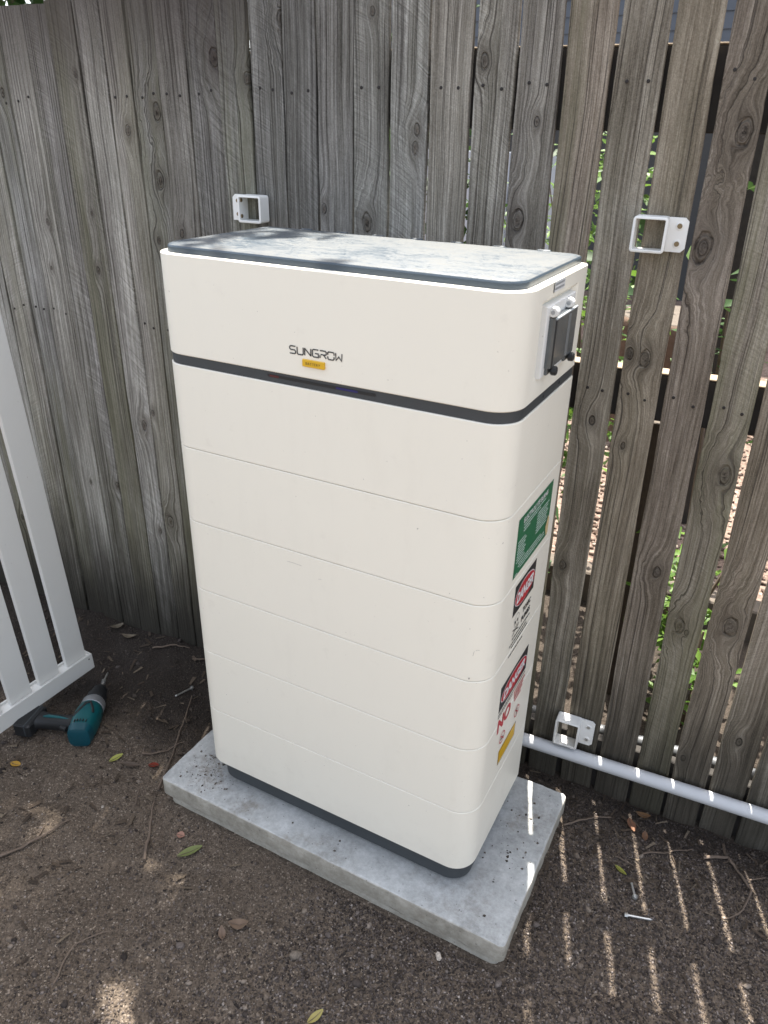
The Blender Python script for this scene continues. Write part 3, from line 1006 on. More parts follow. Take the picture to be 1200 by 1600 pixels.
# green sticker
gs = bpart(side(quad(0.179, 0.108), 0.1655, 0.7320, 0), 'first_aid_sticker', INKG, None)
gs['label'] = 'green electrolyte burns sticker'
bpart(side(text_mesh('ELECTROLYTE BURNS', 0.01, (0.124, 0.0094), 0.0002), 0.1640, 0.7742, 1), 'lettering', INKW, None, gs)
mb = MB()
lines = [(-0.06, 0.052, 0.0330), (-0.06, 0.03, 0.0275), (-0.06, -0.02, 0.022)]
lines += [(0.012, 0.075, 0.020 - 0.0052 * k) for k in range(8)]
lines += [(-0.082, -0.040, 0.010 - 0.0052 * k) for k in range(8)]
lines += [(-0.070, 0.050, -0.033), (-0.070, 0.075, -0.0385), (-0.060, 0.07, -0.044), (-0.082, -0.065, -0.050)]
for i, (xa_, xb_, zz_) in enumerate(lines):
    b_ = bars(xa_, xb_ - 0.004 * (i % 3), zz_, 0.0021, i + 10, 0.0025, 0.008, 0.001)
    mb.add(b_.v, b_.f)
bpart(side(mb, 0.1655, 0.7320, 1), 'printed_line', INKLG, None, gs)
mb = MB().add([(0.0895, -0.049, 0), (0.0895, -0.020, 0), (0.081, -0.012, 0), (0.076, -0.024, 0), (0.071, -0.030, 0), (0.074, -0.040, 0), (0.080, -0.052, 0)], [tuple(range(7))][::-1])
mb.f = [f[::-1] for f in mb.f]
bpart(side(mb, 0.1655, 0.7320, 2), 'torn_corner', TANV, None, gs)


def danger(y0, y1, z0, z1, name, label):
    cy_m, cz_m = (y0 + y1) / 2, (z0 + z1) / 2
    w_, h_ = y1 - y0, z1 - z0
    s_ = bpart(side(quad(w_, h_), cy_m, cz_m, 0), name, INKK, None)
    s_['label'] = label
    bpart(side(ell(w_ * 0.475, h_ * 0.40), cy_m, cz_m, 1), 'white_oval', INKW, None, s_)
    bpart(side(ell(w_ * 0.462, h_ * 0.375), cy_m, cz_m, 2), 'red_oval', INKR, None, s_)
    bpart(side(text_mesh('DANGER', 0.02, (w_ * 0.80, h_ * 0.36), 0.0009, 0.15), cy_m, cz_m, 3), 'lettering', INKW, None, s_)
    return s_


d1 = danger(0.1000, 0.2100, 0.5910, 0.6520, 'danger_sticker', 'upper danger sticker, toxic fumes')
bpart(side(text_mesh('TOXIC', 0.01, (0.044, 0.0115), 0.0004), 0.180, 0.5720, 1), 'lettering', INKK, None, d1)
bpart(side(text_mesh('FUMES', 0.01, (0.047, 0.0115), 0.0004), 0.1795, 0.5535, 1), 'lettering', INKK, None, d1)
mb = MB()
circ = lambda cx, cz, rx, rz, n_=16, a0=0, a1=360: [(cx + rx * math.cos(R(a0 + (a1 - a0) * k / n_)), cz + rz * math.sin(R(a0 + (a1 - a0) * k / n_))) for k in range(n_ + 1)]
stroke(mb, circ(0.126, 0.574, 0.0125, 0.011, 16, -40, 220), 0.0008)
stroke(mb, [(0.1165, 0.567), (0.119, 0.560), (0.133, 0.560), (0.1355, 0.567)], 0.0008)
for q in (0.1205, 0.1315):
    e = ell(0.0034, 0.0030, 10); mb.add([(p[0] + q, p[1] + 0.570, 0) for p in e.v], e.f)
stroke(mb, [(0.126, 0.5665), (0.1245, 0.563), (0.1275, 0.563)], 0.001)
stroke(mb, [(0.110, 0.5585), (0.142, 0.547)], 0.0022); stroke(mb, [(0.110, 0.547), (0.142, 0.5585)], 0.0022)
bpart(side(mb, 0, 0, 1), 'skull_symbol', INKK, None, d1)
mb = MB()
for i, (xa_, xb_, zz_) in enumerate([(0.112, 0.206, 0.5385), (0.100, 0.190, 0.5295), (0.112, 0.200, 0.5215), (0.103, 0.175, 0.5070)]):
    b_ = bars(xa_, xb_, zz_, 0.0030, i + 40, 0.004, 0.012, 0.0016); mb.add(b_.v, b_.f)
bpart(side(mb, 0, 0, 1), 'printed_line', INKK, None, d1)

d2 = danger(0.0835, 0.2310, 0.3960, 0.4530, 'danger_sticker', 'lower danger sticker with big red NO')
bpart(side(text_mesh('NO', 0.03, (0.070, 0.0335), 0.0012), 0.1220, 0.3590, 1), 'lettering', INKR, None, d2)
mb = MB()
b_ = bars(0.083, 0.229, 0.3905, 0.0028, 51, 0.003, 0.008, 0.0012); mb.add(b_.v, b_.f)
b_ = bars(0.083, 0.160, 0.3845, 0.0022, 52, 0.003, 0.008, 0.0012); mb.add(b_.v, b_.f)
bpart(side(mb, 0, 0, 1), 'printed_line', INKK, None, d2)
mb = MB()
for i, (xa_, xb_, zz_) in enumerate([(0.168, 0.230, 0.3800), (0.172, 0.224, 0.3715), (0.174, 0.222, 0.3630), (0.178, 0.214, 0.3545)]):
    b_ = bars(xa_, xb_, zz_, 0.0045, i + 60, 0.004, 0.012, 0.0014); mb.add(b_.v, b_.f)
bpart(side(mb, 0, 0, 1), 'red_printed_line', INKR, None, d2)
for cx, cz in ((0.122, 0.311), (0.203, 0.311)):
    mb = MB()
    stroke(mb, circ(cx, cz, 0.0135, 0.0115, 20)[:-1], 0.0022, closed=True)
    stroke(mb, [(cx - 0.009, cz + 0.008), (cx + 0.009, cz - 0.008)], 0.0022)
    bpart(side(mb, 0, 0, 2), 'prohibition_ring', INKR, None, d2)
mb = MB()
stroke(mb, [(0.115, 0.308), (0.130, 0.308)], 0.003)
bpart(side(mb, 0, 0, 1), 'symbol', INKK, None, d2)
mb = MB()
stroke(mb, [(0.203, 0.303), (0.203, 0.311), (0.205, 0.316), (0.202, 0.319)], 0.003)
bpart(side(mb, 0, 0, 1), 'symbol', INKK, None, d2)
ys_ = bpart(side(quad(0.094, 0.034), 0.1600, 0.2640, 0), 'yellow_sticker', YEL, None)
mb = MB()
stroke(mb, [(-0.047, -0.017), (0.047, -0.017), (0.047, 0.017), (-0.047, 0.017)], 0.0012, closed=True)
bpart(side(mb, 0.1600, 0.2640, 1), 'border_line', INKK, None, ys_)

# breaker window on the side: raised housing, dark clear door, hinges and thumb screws
hs_ = MB().loft([[(x_, y_, z_) for y_, z_ in ((0.092 - e, 1.004 - e), (0.232 + e, 1.002 - e), (0.232 + e, 1.1035 + e), (0.092 - e, 1.1035 + e))] for x_, e in ((W - 0.011, 0.002), (W + 0.0006, 0.0), (W + 0.0018, -0.0012))])
hous = bpart(hs_, 'breaker_housing', HOUSEW, 20)
SMOKE = NT('smoked_polycarbonate')
SMOKE.set(color=(0.075, 0.088, 0.092), rough=0.14, spec=0.6, coat=0.3)
pp = SMOKE.coord()
SMOKE.set(color=SMOKE.mix(SMOKE.noise(pp, 30, 4, 0.6), (0.045, 0.053, 0.056), (0.12, 0.135, 0.14)))
cy0, cy1, cz0, cz1 = 0.1045, 0.2165, 1.0165, 1.0880
prof = [(W + 0.0018, 0.0), (W + 0.0030, 0.0), (W + 0.0105, 0.0008), (W + 0.0118, 0.0024)]
door = bpart(MB().loft([[(x_, cy0 + e, cz0 + e), (x_, cy1 - e, cz0 + e), (x_, cy1 - e, cz1 - e), (x_, cy0 + e, cz1 - e)] for x_, e in prof]), 'breaker_door', SMOKE.m, 20, hous)
CLEAR = simple('pale_clear_rim', (0.42, 0.45, 0.46), 0.25)
BANDC = simple('smoky_band', (0.17, 0.185, 0.19), 0.25)
bpart(MB().box(W + 0.0095, W + 0.0124, cy0 + 0.002, cy1 - 0.002, cz1 - 0.0030, cz1 - 0.0004, 0.0005), 'door_rim', CLEAR, 20, hous)
bpart(MB().box(W + 0.0108, W + 0.0126, cy0 + 0.0012, cy0 + 0.0048, cz0 + 0.002, cz1 - 0.003, 0.0005), 'door_edge', RUBBER, 20, hous)
bpart(MB().box(W + 0.0112, W + 0.0123, cy0 + 0.066, cy0 + 0.076, cz0 + 0.004, cz1 - 0.006, 0.0004), 'door_edge', BANDC, 20, hous)
for hy in (0.104, 0.180):
    h_ = bpart(MB().lathe([(0, 0.0062), (0.001, 0.0070), (0.0105, 0.0070), (0.0115, 0.0062)], (W + 0.0060, hy, 1.0955), (0, 1, 0), 18), 'hinge', HOUSEW, 40, hous)
    bpart(MB().box(W + 0.0016, W + 0.0075, hy + 0.0120, hy + 0.0185, 1.0875, 1.1005, 0.0012), 'hinge_lug', simple('grey_hinge', (0.36, 0.37, 0.36), 0.5), 30, hous)
    bpart(MB().lathe([(0, 0.0030), (0.0006, 0.0030)], (W + 0.0060, hy - 0.0006, 1.0955), (0, 1, 0), 12), 'hinge_pin', ALU, 40, hous)
for ky in (0.118, 0.206):
    bpart(MB().box(W + 0.0016, W + 0.0060, ky - 0.010, ky + 0.008, cz0 - 0.0110, cz0 + 0.0006, 0.001), 'door_tab', SMOKE.m, 20, hous)
    prof_k = [(0, 0.0032), (0.004, 0.0032), (0.0042, 0.0062), (0.0058, 0.0070), (0.0115, 0.0066), (0.0125, 0.0054)]
    bpart(MB().lathe(prof_k, (W + 0.0050, ky, cz0 - 0.0045), (1, 0, 0), 10), 'thumb_screw', RUBBER, 20, hous)
for sy, sz in ((0.135, zs[2] + 0.008), (0.215, zs[2] + 0.008)):
    bpart(MB().lathe([(0, 0.003), (0.0009, 0.0024)], (W - 0.0022, sy, sz), (1, 0, 0), 10), 'band_screw', RUBBER, 30)

# ------------------------------------------------------------------ timber fence
fa = math.atan(0.06)
fence = thing('paling_fence', 'weathered grey timber paling fence running behind the white battery cabinet', 'fence', (0, 0.43, -0.12), (0, 0, fa))
kf = math.sqrt(1 + 0.06 ** 2)
TH = 0.0125
ZT = 1.535 + 0.12                     # local top
# board boundaries: (left edge bottom, left edge top, right edge bottom, right edge top)
cx_, cyd = 0.9154, 1.37
def sk(x_): return 0.35 * TH * max(0.0, (cx_ - x_) / cyd)
tight = [-1.636, -1.562, -1.487, -1.413, -1.339, -1.262, -1.188, -1.112, -1.036, -0.960, -0.884, -0.810, -0.744, -0.668, -0.599, -0.5255, -0.4575, -0.392, -0.320, -0.248, -0.175, -0.103, -0.0275, 0.0445, 0.1215]
gaps = [((0.200, 0.203), (0.1894, 0.1917)), ((0.275, 0.281), (0.2653, 0.2697)), ((0.356, 0.363), (0.3424, 0.3481)), ((0.430, 0.441), (0.4183, 0.4228)), ((0.519, 0.526), (0.4921, 0.5006)),
        ((0.5943, 0.6055), (0.5732, 0.5808)), ((0.6691, 0.6827), (0.6537, 0.6608)), ((0.7561, 0.7644), (0.7294, 0.7415)), ((0.8397, 0.8492), (0.8059, 0.8169)), ((0.9174, 0.9248), (0.8860, 0.9000)), ((0.994, 1.003), (0.972, 0.984)),
        ((1.072, 1.080), (1.058, 1.070)), ((1.150, 1.162), (1.140, 1.154)), ((1.232, 1.240), (1.225, 1.237)), ((1.310, 1.322), (1.306, 1.320)), ((1.395, 1.403), (1.392, 1.402)), ((1.476, 1.488), (1.474, 1.486)), ((1.56, 1.57), (1.558, 1.568))]
bounds = []
for b in tight:
    g = 0.0070 if b < -0.21 else 0.0036
    bounds.append(((b - g, b), (b - g, b)))
for (bb, tt) in gaps:
    s_ = sk((bb[0] + tt[0]) / 2)
    bounds.append(((bb[0] - s_, bb[1]), (tt[0] - s_, tt[1])))
boards = []
for i in range(len(bounds) - 1):
    (b0, t0), (b1, t1) = bounds[i], bounds[i + 1]
    boards.append((b0[1], t0[1], b1[0], t1[0]))

nail_me = MB().lathe([(-0.004, 0.0024), (0.0002, 0.0030), (0.0005, 0.0024)], (0, 0, 0), (0, -1, 0), 8)
nail_mesh = None

# hand-placed knots: board index -> [(x offset, world z, radius)]
def bi(xw, z_=1.0):
    for i_, (b0, t0, b1, t1) in enumerate(boards):
        f_ = min(1, max(0, (z_ + 0.07) / 1.6))
        if b0 + (t0 - b0) * f_ <= xw <= b1 + (t1 - b1) * f_ + 0.004:
            return i_
    return None


KN = {}
rb_k = random.Random(5)
def knot(xw, z_, r_):
    k = bi(xw, z_)
    if k is not None:
        KN.setdefault(k, []).append((xw, z_, r_ * rb_k.uniform(0.55, 0.85)))


for q in [(-0.340, 1.335, 0.020), (-0.349, 1.205, 0.017), (-0.186, 1.43, 0.018), (-0.110, 1.395, 0.012), (-0.03, 1.49, 0.016), (-0.420, 1.30, 0.011), (-0.545, 1.405, 0.010),
          (0.245, 1.285, 0.013), (0.365, 1.42, 0.012), (0.448, 1.172, 0.020), (0.150, 1.15, 0.018), (0.055, 1.17, 0.014), (0.465, 1.33, 0.010),
          (0.66, 0.9, 0.001), (0.705, 0.955, 0.020), (0.678, 0.96, 0.013), (0.630, 0.825, 0.016), (0.694, 0.785, 0.010), (0.88, 0.76, 0.026), (0.765, 1.15, 0.026), (0.79, 1.32, 0.022),
          (0.672, 0.40, 0.001), (0.80, 0.53, 0.018), (0.865, 0.42, 0.018), (0.880, 0.41, 0.010), (0.955, 0.45, 0.026), (0.715, 0.26, 0.011), (0.783, 0.185, 0.014), (0.868, 0.130, 0.016), (0.935, 0.09, 0.012), (1.03, 0.175, 0.015), (0.615, 0.50, 0.012), (0.64, 0.25, 0.012),
          (-0.56, 1.0, 0.012), (-0.485, 0.62, 0.013), (-0.61, 0.42, 0.012), (-0.45, 0.66, 0.010), (-0.70, 1.1, 0.012), (-0.435, 0.35, 0.018), (-0.37, 1.08, 0.010), (-0.30, 1.10, 0.009)]:
    knot(*q)
rb_ = random.Random(21)
for i, (b0, t0, b1, t1) in enumerate(boards):
    xc = (b0 + b1) / 2
    zb_ = 0.0
    n = 26
    ph_ = rb_.uniform(0, 99)
    tilt = rb_.uniform(-0.035, 0.035)
    off = rb_.uniform(0, 0.0026) + (0.0020 if i % 2 else 0)
    if xc < -0.2:
        tilt = rb_.uniform(0.02, 0.095)
    top = ZT + 0.025 + 0.045 * xc + rb_.uniform(-0.006, 0.006)
    loops = []
    for k in range(n + 1):
        f = k / n
        z_ = zb_ + (top - zb_) * f
        wl = 0.0009 * math.sin(z_ * 9 + ph_) + 0.0007 * math.sin(z_ * 23 + ph_ * 2) + rb_.uniform(-0.0003, 0.0003)
        wr = 0.0009 * math.sin(z_ * 8 + ph_ * 3) + 0.0007 * math.sin(z_ * 27 + ph_) + rb_.uniform(-0.0003, 0.0003)
        xl = (b0 + (t0 - b0) * f) * kf + wl - xc * kf
        xr = (b1 + (t1 - b1) * f) * kf + wr - xc * kf
        bow = 0.0012 * math.sin(z_ * 2.1 + ph_)
        c = 0.0011
        yl = lambda q: tilt * q + bow
        pts = [(xl + c, yl(xl)), (xl * 0.3 + xr * 0.0, yl(xl * 0.3) - 0.0004), (xr * 0.3, yl(xr * 0.3) - 0.0004), (xr - c, yl(xr)), (xr, yl(xr) + c), (xr, yl(xr) + TH), (xl, yl(xl) + TH), (xl, yl(xl) + c)]
        loops.append([(px_, py_, z_) for px_, py_ in pts])
    o = MB().loft(loops).obj('paling', WOOD, fence, 35, (xc * kf, off, 0))
    o['seed'] = float(i * 3.713 % 29.0)
    o['brown'] = (0.0 if xc < 0.3 else 0.3) if xc < 0.5 else (0.85 if i % 3 else 0.6)
    if xc < -0.25:
        o['brown'] = 0.0 if i % 2 else 0.15
    o['moss'] = {0: 0.15, 1: 0.45, 2: 0.75}[i % 3] if xc < 0 else (0.85 if (0.50 < xc < 0.58 or 0.84 < xc < 0.92) else 0.18)
    o['stain_shade'] = 1.0 if xc < 0.1 else 0.8
    o['top'] = 0.9 if xc < -0.08 else 0.1
    o['saw'] = rb_.choice([0.15, 0.7, 1.0]) if xc < 0.6 else rb_.choice([0.1, 0.25, 0.5])
    o['slope'] = rb_.choice([0.55, 0.75, -0.5, 0.9])
    tn_ = (rb_.uniform(0.66, 1.18) if xc < 0.5 else rb_.uniform(0.88, 1.12)) * (1.22 if xc < -0.2 else 1.0)
    o['tone'] = (tn_, tn_ * rb_.uniform(0.985, 1.01), tn_ * rb_.uniform(0.95, 1.02))
    ks = KN.get(i, [])[:3]
    while len(ks) < 3:
        if rb_.random() < 0.30:
            ks.append((xc + rb_.uniform(-0.022, 0.022), rb_.uniform(0.1, 1.5), rb_.uniform(0.004, 0.009)))
        else:
            ks.append((xc + 5.0, 9.0, 0.01))
    for nm, (kx, kz, kr) in zip(('knot_a', 'knot_b', 'knot_c'), ks):
        fz = min(1, max(0, (kz + 0.12) / 1.65))
        o[nm] = (float((kx - xc) * kf), float(kz + 0.12), float(kr))
    for zn in (1.375 + 0.027 * xc, 0.885):
        f = (zn + 0.12) / top
        xl = b0 + (t0 - b0) * f - xc
        xr = b1 + (t1 - b1) * f - xc
        for q in (0.27, 0.72):
            xn = (xl + (xr - xl) * (q + rb_.uniform(-0.05, 0.05))) * kf
            if nail_mesh is None:
                no = nail_me.obj('nail', NAILM, o, 40)
                nail_mesh = no.data
            else:
                no = bpy.data.objects.new('nail', nail_mesh)
                C.objects.link(no)
                no.parent = o
            no.location = (xn, tilt * xn - 0.0003, zn + 0.12 + rb_.uniform(-0.008, 0.008))


def wood_props(o, seed, brown=0.5, moss=0.2, stain_shade=0.0, top=0.0, saw=0.2):
    o['seed'] = seed
    o['brown'] = brown
    o['moss'] = moss
    o['stain_shade'] = stain_shade
    o['top'] = top
    o['saw'] = saw
    o['slope'] = 0.5
    for nm in ('knot_a', 'knot_b', 'knot_c'):
        o[nm] = (5.0, 9.0, 0.01)


RAILM = simple('sunlit_pale_timber', (0.30, 0.235, 0.165), 0.9, var=0.3, scale=60, bump=0.0012)  # weathered rail top, its sunlit edge put into the pale colour
DRAIL = simple('shaded_dark_timber', (0.030, 0.026, 0.022), 0.9, var=0.4, scale=40, bump=0.0012)  # deep shade on the rails put into the near-black colour
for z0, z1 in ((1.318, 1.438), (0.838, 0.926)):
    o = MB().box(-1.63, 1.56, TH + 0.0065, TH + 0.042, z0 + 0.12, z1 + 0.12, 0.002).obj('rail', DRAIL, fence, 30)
    MB().box(-1.63, 1.56, TH + 0.0060, TH + 0.0425, z1 + 0.1205, z1 + 0.1235, 0.001).obj('sunlit_bleached_top', RAILM, o, 30)
MB().box(-1.63, 1.56, TH + 0.0065, TH + 0.030, -0.05, 0.172, 0.002).obj('plinth_board', DRAIL, fence, 30)
for xp, z1 in ((-1.45, 1.50), (1.36, 1.50)):
    hw = 0.026 if z1 < 1 else 0.045
    MB().box(-hw, hw, TH + 0.0430, TH + 0.043 + hw * 2, -0.3, z1, 0.006).obj('post', DRAIL, fence, 30, (xp * kf, 0, 0))

# ------------------------------------------------------------------ white rail brackets on the fence
def bracket(xw, z0, z1, mirror, label):
    """square socket standing off the fence, flange to one side with two screws"""
    yw = fence_y(xw) - 0.0015
    b_ = thing('rail_bracket', label, 'bracket', (xw, yw, (z0 + z1) / 2), (0, 0, fa), 'white rail brackets screwed to the fence')
    h = (z1 - z0) / 2
    wv = 0.0275
    t_ = 0.0042
    dpt = 0.031
    s_ = -1 if mirror else 1
    def ring(o_, i_, y):
        return [(x_ , y, zq) for x_, zq in o_]
    def rr(wx, hz, r_, y, n_=4):
        pts = []
        for cx, cz, a0 in ((wx - r_, hz - r_, 0), (-wx + r_, hz - r_, 90), (-wx + r_, -hz + r_, 180), (wx - r_, -hz + r_, 270)):
            for k in range(n_ + 1):
                t2 = R(a0 + 90 * k / n_)
                pts.append((cx + r_ * math.cos(t2), y, cz + r_ * math.sin(t2)))
        return pts
    oF, oB = rr(wv, h, 0.005, -dpt), rr(wv, h, 0.005, 0)
    oF2 = rr(wv - 0.001, h - 0.001, 0.005, -dpt - 0.0008)
    iF2 = rr(wv - t_ + 0.0006, h - t_ + 0.0006, 0.002, -dpt - 0.0008)
    iF, iB = rr(wv - t_, h - t_, 0.002, -dpt), rr(wv - t_, h - t_, 0.002, 0)
    mb_ = MB().loft([oB, oF, oF2, iF2, iF, iB, oB], False, False)
    mb_.obj('socket', BRKW, b_, 35)
    fx0, fx1 = s_ * (wv - 0.001), s_ * (wv + 0.030)
    lo_, hi_ = min(fx0, fx1), max(fx0, fx1)
    fl = MB()
    pts0 = [(lo_, -h + 0.001), (hi_ - (0.006 if s_ > 0 else 0), -h + 0.001), (hi_, -h + (0.007 if s_ > 0 else 0.001)), (hi_, h - (0.007 if s_ > 0 else 0.001)), (hi_ - (0.006 if s_ > 0 else 0), h - 0.001), (lo_ + (0.006 if s_ < 0 else 0), h - 0.001), (lo_, h - (0.007 if s_ < 0 else 0.001)), (lo_, -h + (0.007 if s_ < 0 else 0.001))]
    fl.loft([[(p_[0], -0.0, p_[1]) for p_ in pts0], [(p_[0], -0.0042, p_[1]) for p_ in pts0]])
    fl.obj('flange', BRKW, b_, 30)
    for zq in (-h * 0.5, h * 0.5):
        xs_ = s_ * (wv + 0.0165)
        sc_ = MB().lathe([(0, 0.0068), (0.0014, 0.0060)], (xs_, -0.0042, zq), (0, -1, 0), 16).obj('washer', BRKW, b_, 40)
        MB().lathe([(0, 0.0042), (0.0016, 0.0038)], (xs_, -0.0056, zq), (0, -1, 0), 14).obj('screw_head', BRASS if z0 > 0.5 else STEEL, sc_, 40)
    if mirror:
        for zq in (-h * 0.55, h * 0.62):
            MB().lathe([(0, 0.0042), (0.0016, 0.0036)], (-wv + t_, -dpt + 0.007, zq), (1, 0, 0), 12).obj('screw_head', BRASS, b_, 40)
    return b_


bracket(-0.1000, 1.1375, 1.1895, True, 'white square rail bracket on the fence above the left half of the cabinet lid')
bracket(0.6795, 1.1395, 1.1955, False, 'white square rail bracket high on the fence to the right of the cabinet lid')
bracket(0.6840, 0.0465, 0.1180, False, 'low white rail bracket on the fence just above the white pipe')

# ------------------------------------------------------------------ pipes
pp_ = thing('conduit_pipe', 'white plastic pipe running along the foot of the fence on the right', 'pipe', (0.8, fence_y(0.8) - 0.022, 0.021), (0, 0, fa))
mb = MB().tube([(x_, 0.0012 * math.sin(x_ * 5), 0.0015 * math.sin(x_ * 3)) for x_ in np.linspace(-0.60, 1.0, 30)], 0.0155, 20)
mb.obj('pipe_run', PVC, pp_, 60)
MB().tube([(-0.47, 0, 0), (-0.41, 0, 0)], 0.0195, 20).obj('coupling', PVC, pp_, 40)
for xs in (-0.30, 0.62):
    MB().loft([[(xs + e, 0.0225 * math.sin(t_) if abs(t_) < 9 else 0, 0.019 * math.cos(t_)) for t_ in np.linspace(0, 2 * math.pi, 18)[:-1]] for e in (-0.008, 0.008)]).obj('saddle_clip', PVC, pp_, 40)
bp = thing('dark_conduit', 'dark pipe lying on the ground behind the palings', 'pipe', (0.8, 0.585, -0.005), (0, 0, fa))
MB().tube([(x_, 0.004 * math.sin(x_ * 6), 0.012 + 0.003 * math.sin(x_ * 4)) for x_ in np.linspace(-0.9, 1.1, 24)], 0.014, 14).obj('pipe_run', DPVC, bp, 60)
for xs in (-0.5, 0.12, 0.7):
    MB().tube([(xs, 0, 0.012), (xs + 0.05, 0, 0.012)], 0.0175, 14).obj('coupling', ALU if xs == 0.12 else DPVC, bp, 40)
for xs in (-0.8, 0.4, 1.0):
    MB().box(xs - 0.02, xs + 0.02, -0.03, 0.03, -0.09, 0.002, 0.004).obj('support_block', CONC, bp, 30)

# ------------------------------------------------------------------ white slatted gate at the left
P0 = Vector((-0.5485, 0.1675, -0.024))
P1 = Vector((-0.5640, -0.1270, -0.036))
gu = (P1 - P0).normalized()
gn = Vector((-gu.y, gu.x, 0)).normalized()
if gn.x < 0:
    gn = -gn                               # towards the cabinet
gw_ = gn.cross(gu)
if gw_.z < 0:
    gw_ = -gw_
GM = Matrix((gu, gn, gw_)).transposed().to_4x4()     # local x along rail (towards viewer), y towards cabinet, z up
GM.translation = P0
gate = thing('slatted_gate', 'white slatted metal gate panel standing at the left edge with its rail over the drill', 'gate panel')
gate.matrix_world = GM
flip = gu.cross(gn).dot(gw_) < 0
def gpart(mb_, name, mat=GATEW, sm=30, parent=None):
    if flip:
        mb_.f = [f[::-1] for f in mb_.f]
    return mb_.obj(name, mat, parent or gate, sm)
GL = 1.05
def rail_u(z0, z1, name):
    # channel: front lip, floor step and back
    br = gpart(MB().box(0, GL, -0.038, 0.0, z0, z1 - 0.006, 0.0015), name)
    gpart(MB().box(0, GL, -0.0035, 0.0012, z0 + 0.0005, z1, 0.0008), 'rail_lip', parent=br)
    gpart(MB().box(0, GL, -0.0392, -0.0345, z0 + 0.0005, z1, 0.0008), 'rail_lip', parent=br)
    gpart(MB().box(-0.0018, 0.0004, -0.0375, 0.0008, z0 + 0.0006, z1 - 0.001, 0.0004), 'end_cap', parent=br)
    return br
br = rail_u(0.0, 0.0485, 'bottom_rail')
gpart(MB().lathe([(0, 0.0022), (0.0005, 0.0020)], (0.010, 0.0012, 0.036), (0, 1, 0), 10), 'rivet', RUBBER, 30, br)
rail_u(1.165, 1.215, 'top_rail')
pitch_ = 0.0842
sw = 0.0605
for k in range(13):
    x0 = 0.007 + k * pitch_
    if x0 + sw > GL - 0.02:
        break
    gpart(MB().box(x0, x0 + sw, -0.0265, -0.0135, 0.0405, 1.17, 0.0010), 'slat')
gpart(MB().box(GL, GL + 0.05, -0.05, 0.002, -0.06, 1.23, 0.002), 'stile')


# ------------------------------------------------------------------ cordless drill lying on its side
dz = float(ground_h(-0.42, 0.0))
drill = thing('cordless_drill', 'teal and black cordless drill lying on the soil beside the white gate', 'drill', (-0.43, 0.03, dz))
DI = Matrix.Translation((0.43, -0.03, -dz))
def dpart(mb_, name, mat, sm=35, parent=None):
    o_ = mb_.obj(name, mat, parent or drill, sm)
    o_.matrix_parent_inverse = DI if parent is None else Matrix.Identity(4)
    return o_
ax = Vector((-0.50, 0.866, 0.02)).normalized()
hd = Vector((-0.955, -0.296, 0.0)).normalized()           # handle direction
rear = Vector((-0.384, -0.036, dz + 0.034))
def dl(prof, n=20, sx=1.0):
    """lofted body: rounded-square sections along the axis; profile (d, half width, half height, squareness)"""
    a_ = (hd - ax * hd.dot(ax)).normalized()
    b_ = ax.cross(a_)
    loops = []
    for d, hw, hh, e in prof:
        l_ = []
        for k in range(n):
            t_ = 2 * math.pi * k / n
            c_, s_ = math.cos(t_), math.sin(t_)
            px = math.copysign(abs(c_) ** e, c_) * hw
            py = math.copysign(abs(s_) ** e, s_) * hh
            l_.append(tuple(rear + ax * d + a_ * px + b_ * py))
        loops.append(l_)
    return MB().loft(loops[::-1])
body = dpart(dl([(0.000, 0.020, 0.022, 0.6), (0.004, 0.026, 0.028, 0.6), (0.040, 0.031, 0.032, 0.65), (0.075, 0.032, 0.033, 0.75), (0.098, 0.030, 0.032, 0.9), (0.104, 0.027, 0.029, 1.0)]), 'motor_housing', TEAL)
dpart(dl([(-0.003, 0.018, 0.020, 0.6), (0.000, 0.0265, 0.0285, 0.6), (0.020, 0.0300, 0.0315, 0.62), (0.0205, 0.027, 0.029, 0.62)]), 'rear_cap', simple('deep_teal_plastic', (0.003, 0.055, 0.074), 0.38), 35, body)
b_ax = ax.cross((hd - ax * hd.dot(ax)).normalized())
upb = b_ax if b_ax.z > 0 else -b_ax
a_ax = (hd - ax * hd.dot(ax)).normalized()
def on_body(d, s_): return rear + ax * d + a_ax * s_ + upb * (0.0335 - 0.012 * (s_ / 0.03) ** 2)
dpart(MB().tube([on_body(0.048, 0.024), on_body(0.066, 0.014), on_body(0.088, 0.004), on_body(0.092, -0.006), on_body(0.074, -0.016), on_body(0.058, -0.021)], 0.0034, 8), 'rubber_trim', RUBBER, 50, body)
for k in range(5):
    s0 = -0.014 + k * 0.007
    dpart(MB().tube([on_body(0.024, s0), on_body(0.031, s0)], 0.0016, 6), 'vent_slot', RUBBER, 50, body)
dpart(dl([(0.100, 0.027, 0.028, 1.0), (0.103, 0.0305, 0.031, 1.0), (0.122, 0.0295, 0.030, 1.0), (0.130, 0.024, 0.024, 1.0)], 24), 'gear_case', ALU)
dpart(dl([(0.128, 0.0235, 0.0235, 1.0), (0.131, 0.026, 0.026, 1.0), (0.150, 0.0245, 0.0245, 1.0), (0.152, 0.0215, 0.0215, 1.0), (0.172, 0.019, 0.019, 1.0), (0.184, 0.011, 0.011, 1.0)], 24), 'chuck', RUBBER, 25)
bitd = (ax + Vector((0.02, 0.02, 0.05))).normalized()
tip0 = rear + ax * 0.182
dpart(MB().lathe([(0, 0.0045), (0.018, 0.0045), (0.0185, 0.0062), (0.028, 0.0062), (0.0285, 0.0028), (0.055, 0.0024), (0.060, 0.0006)], tip0, bitd, 10), 'driver_bit', STEEL, 30)
hs0 = rear + ax * 0.052 + a_ax * 0.022 + Vector((0, 0, -0.004))
mb = MB()
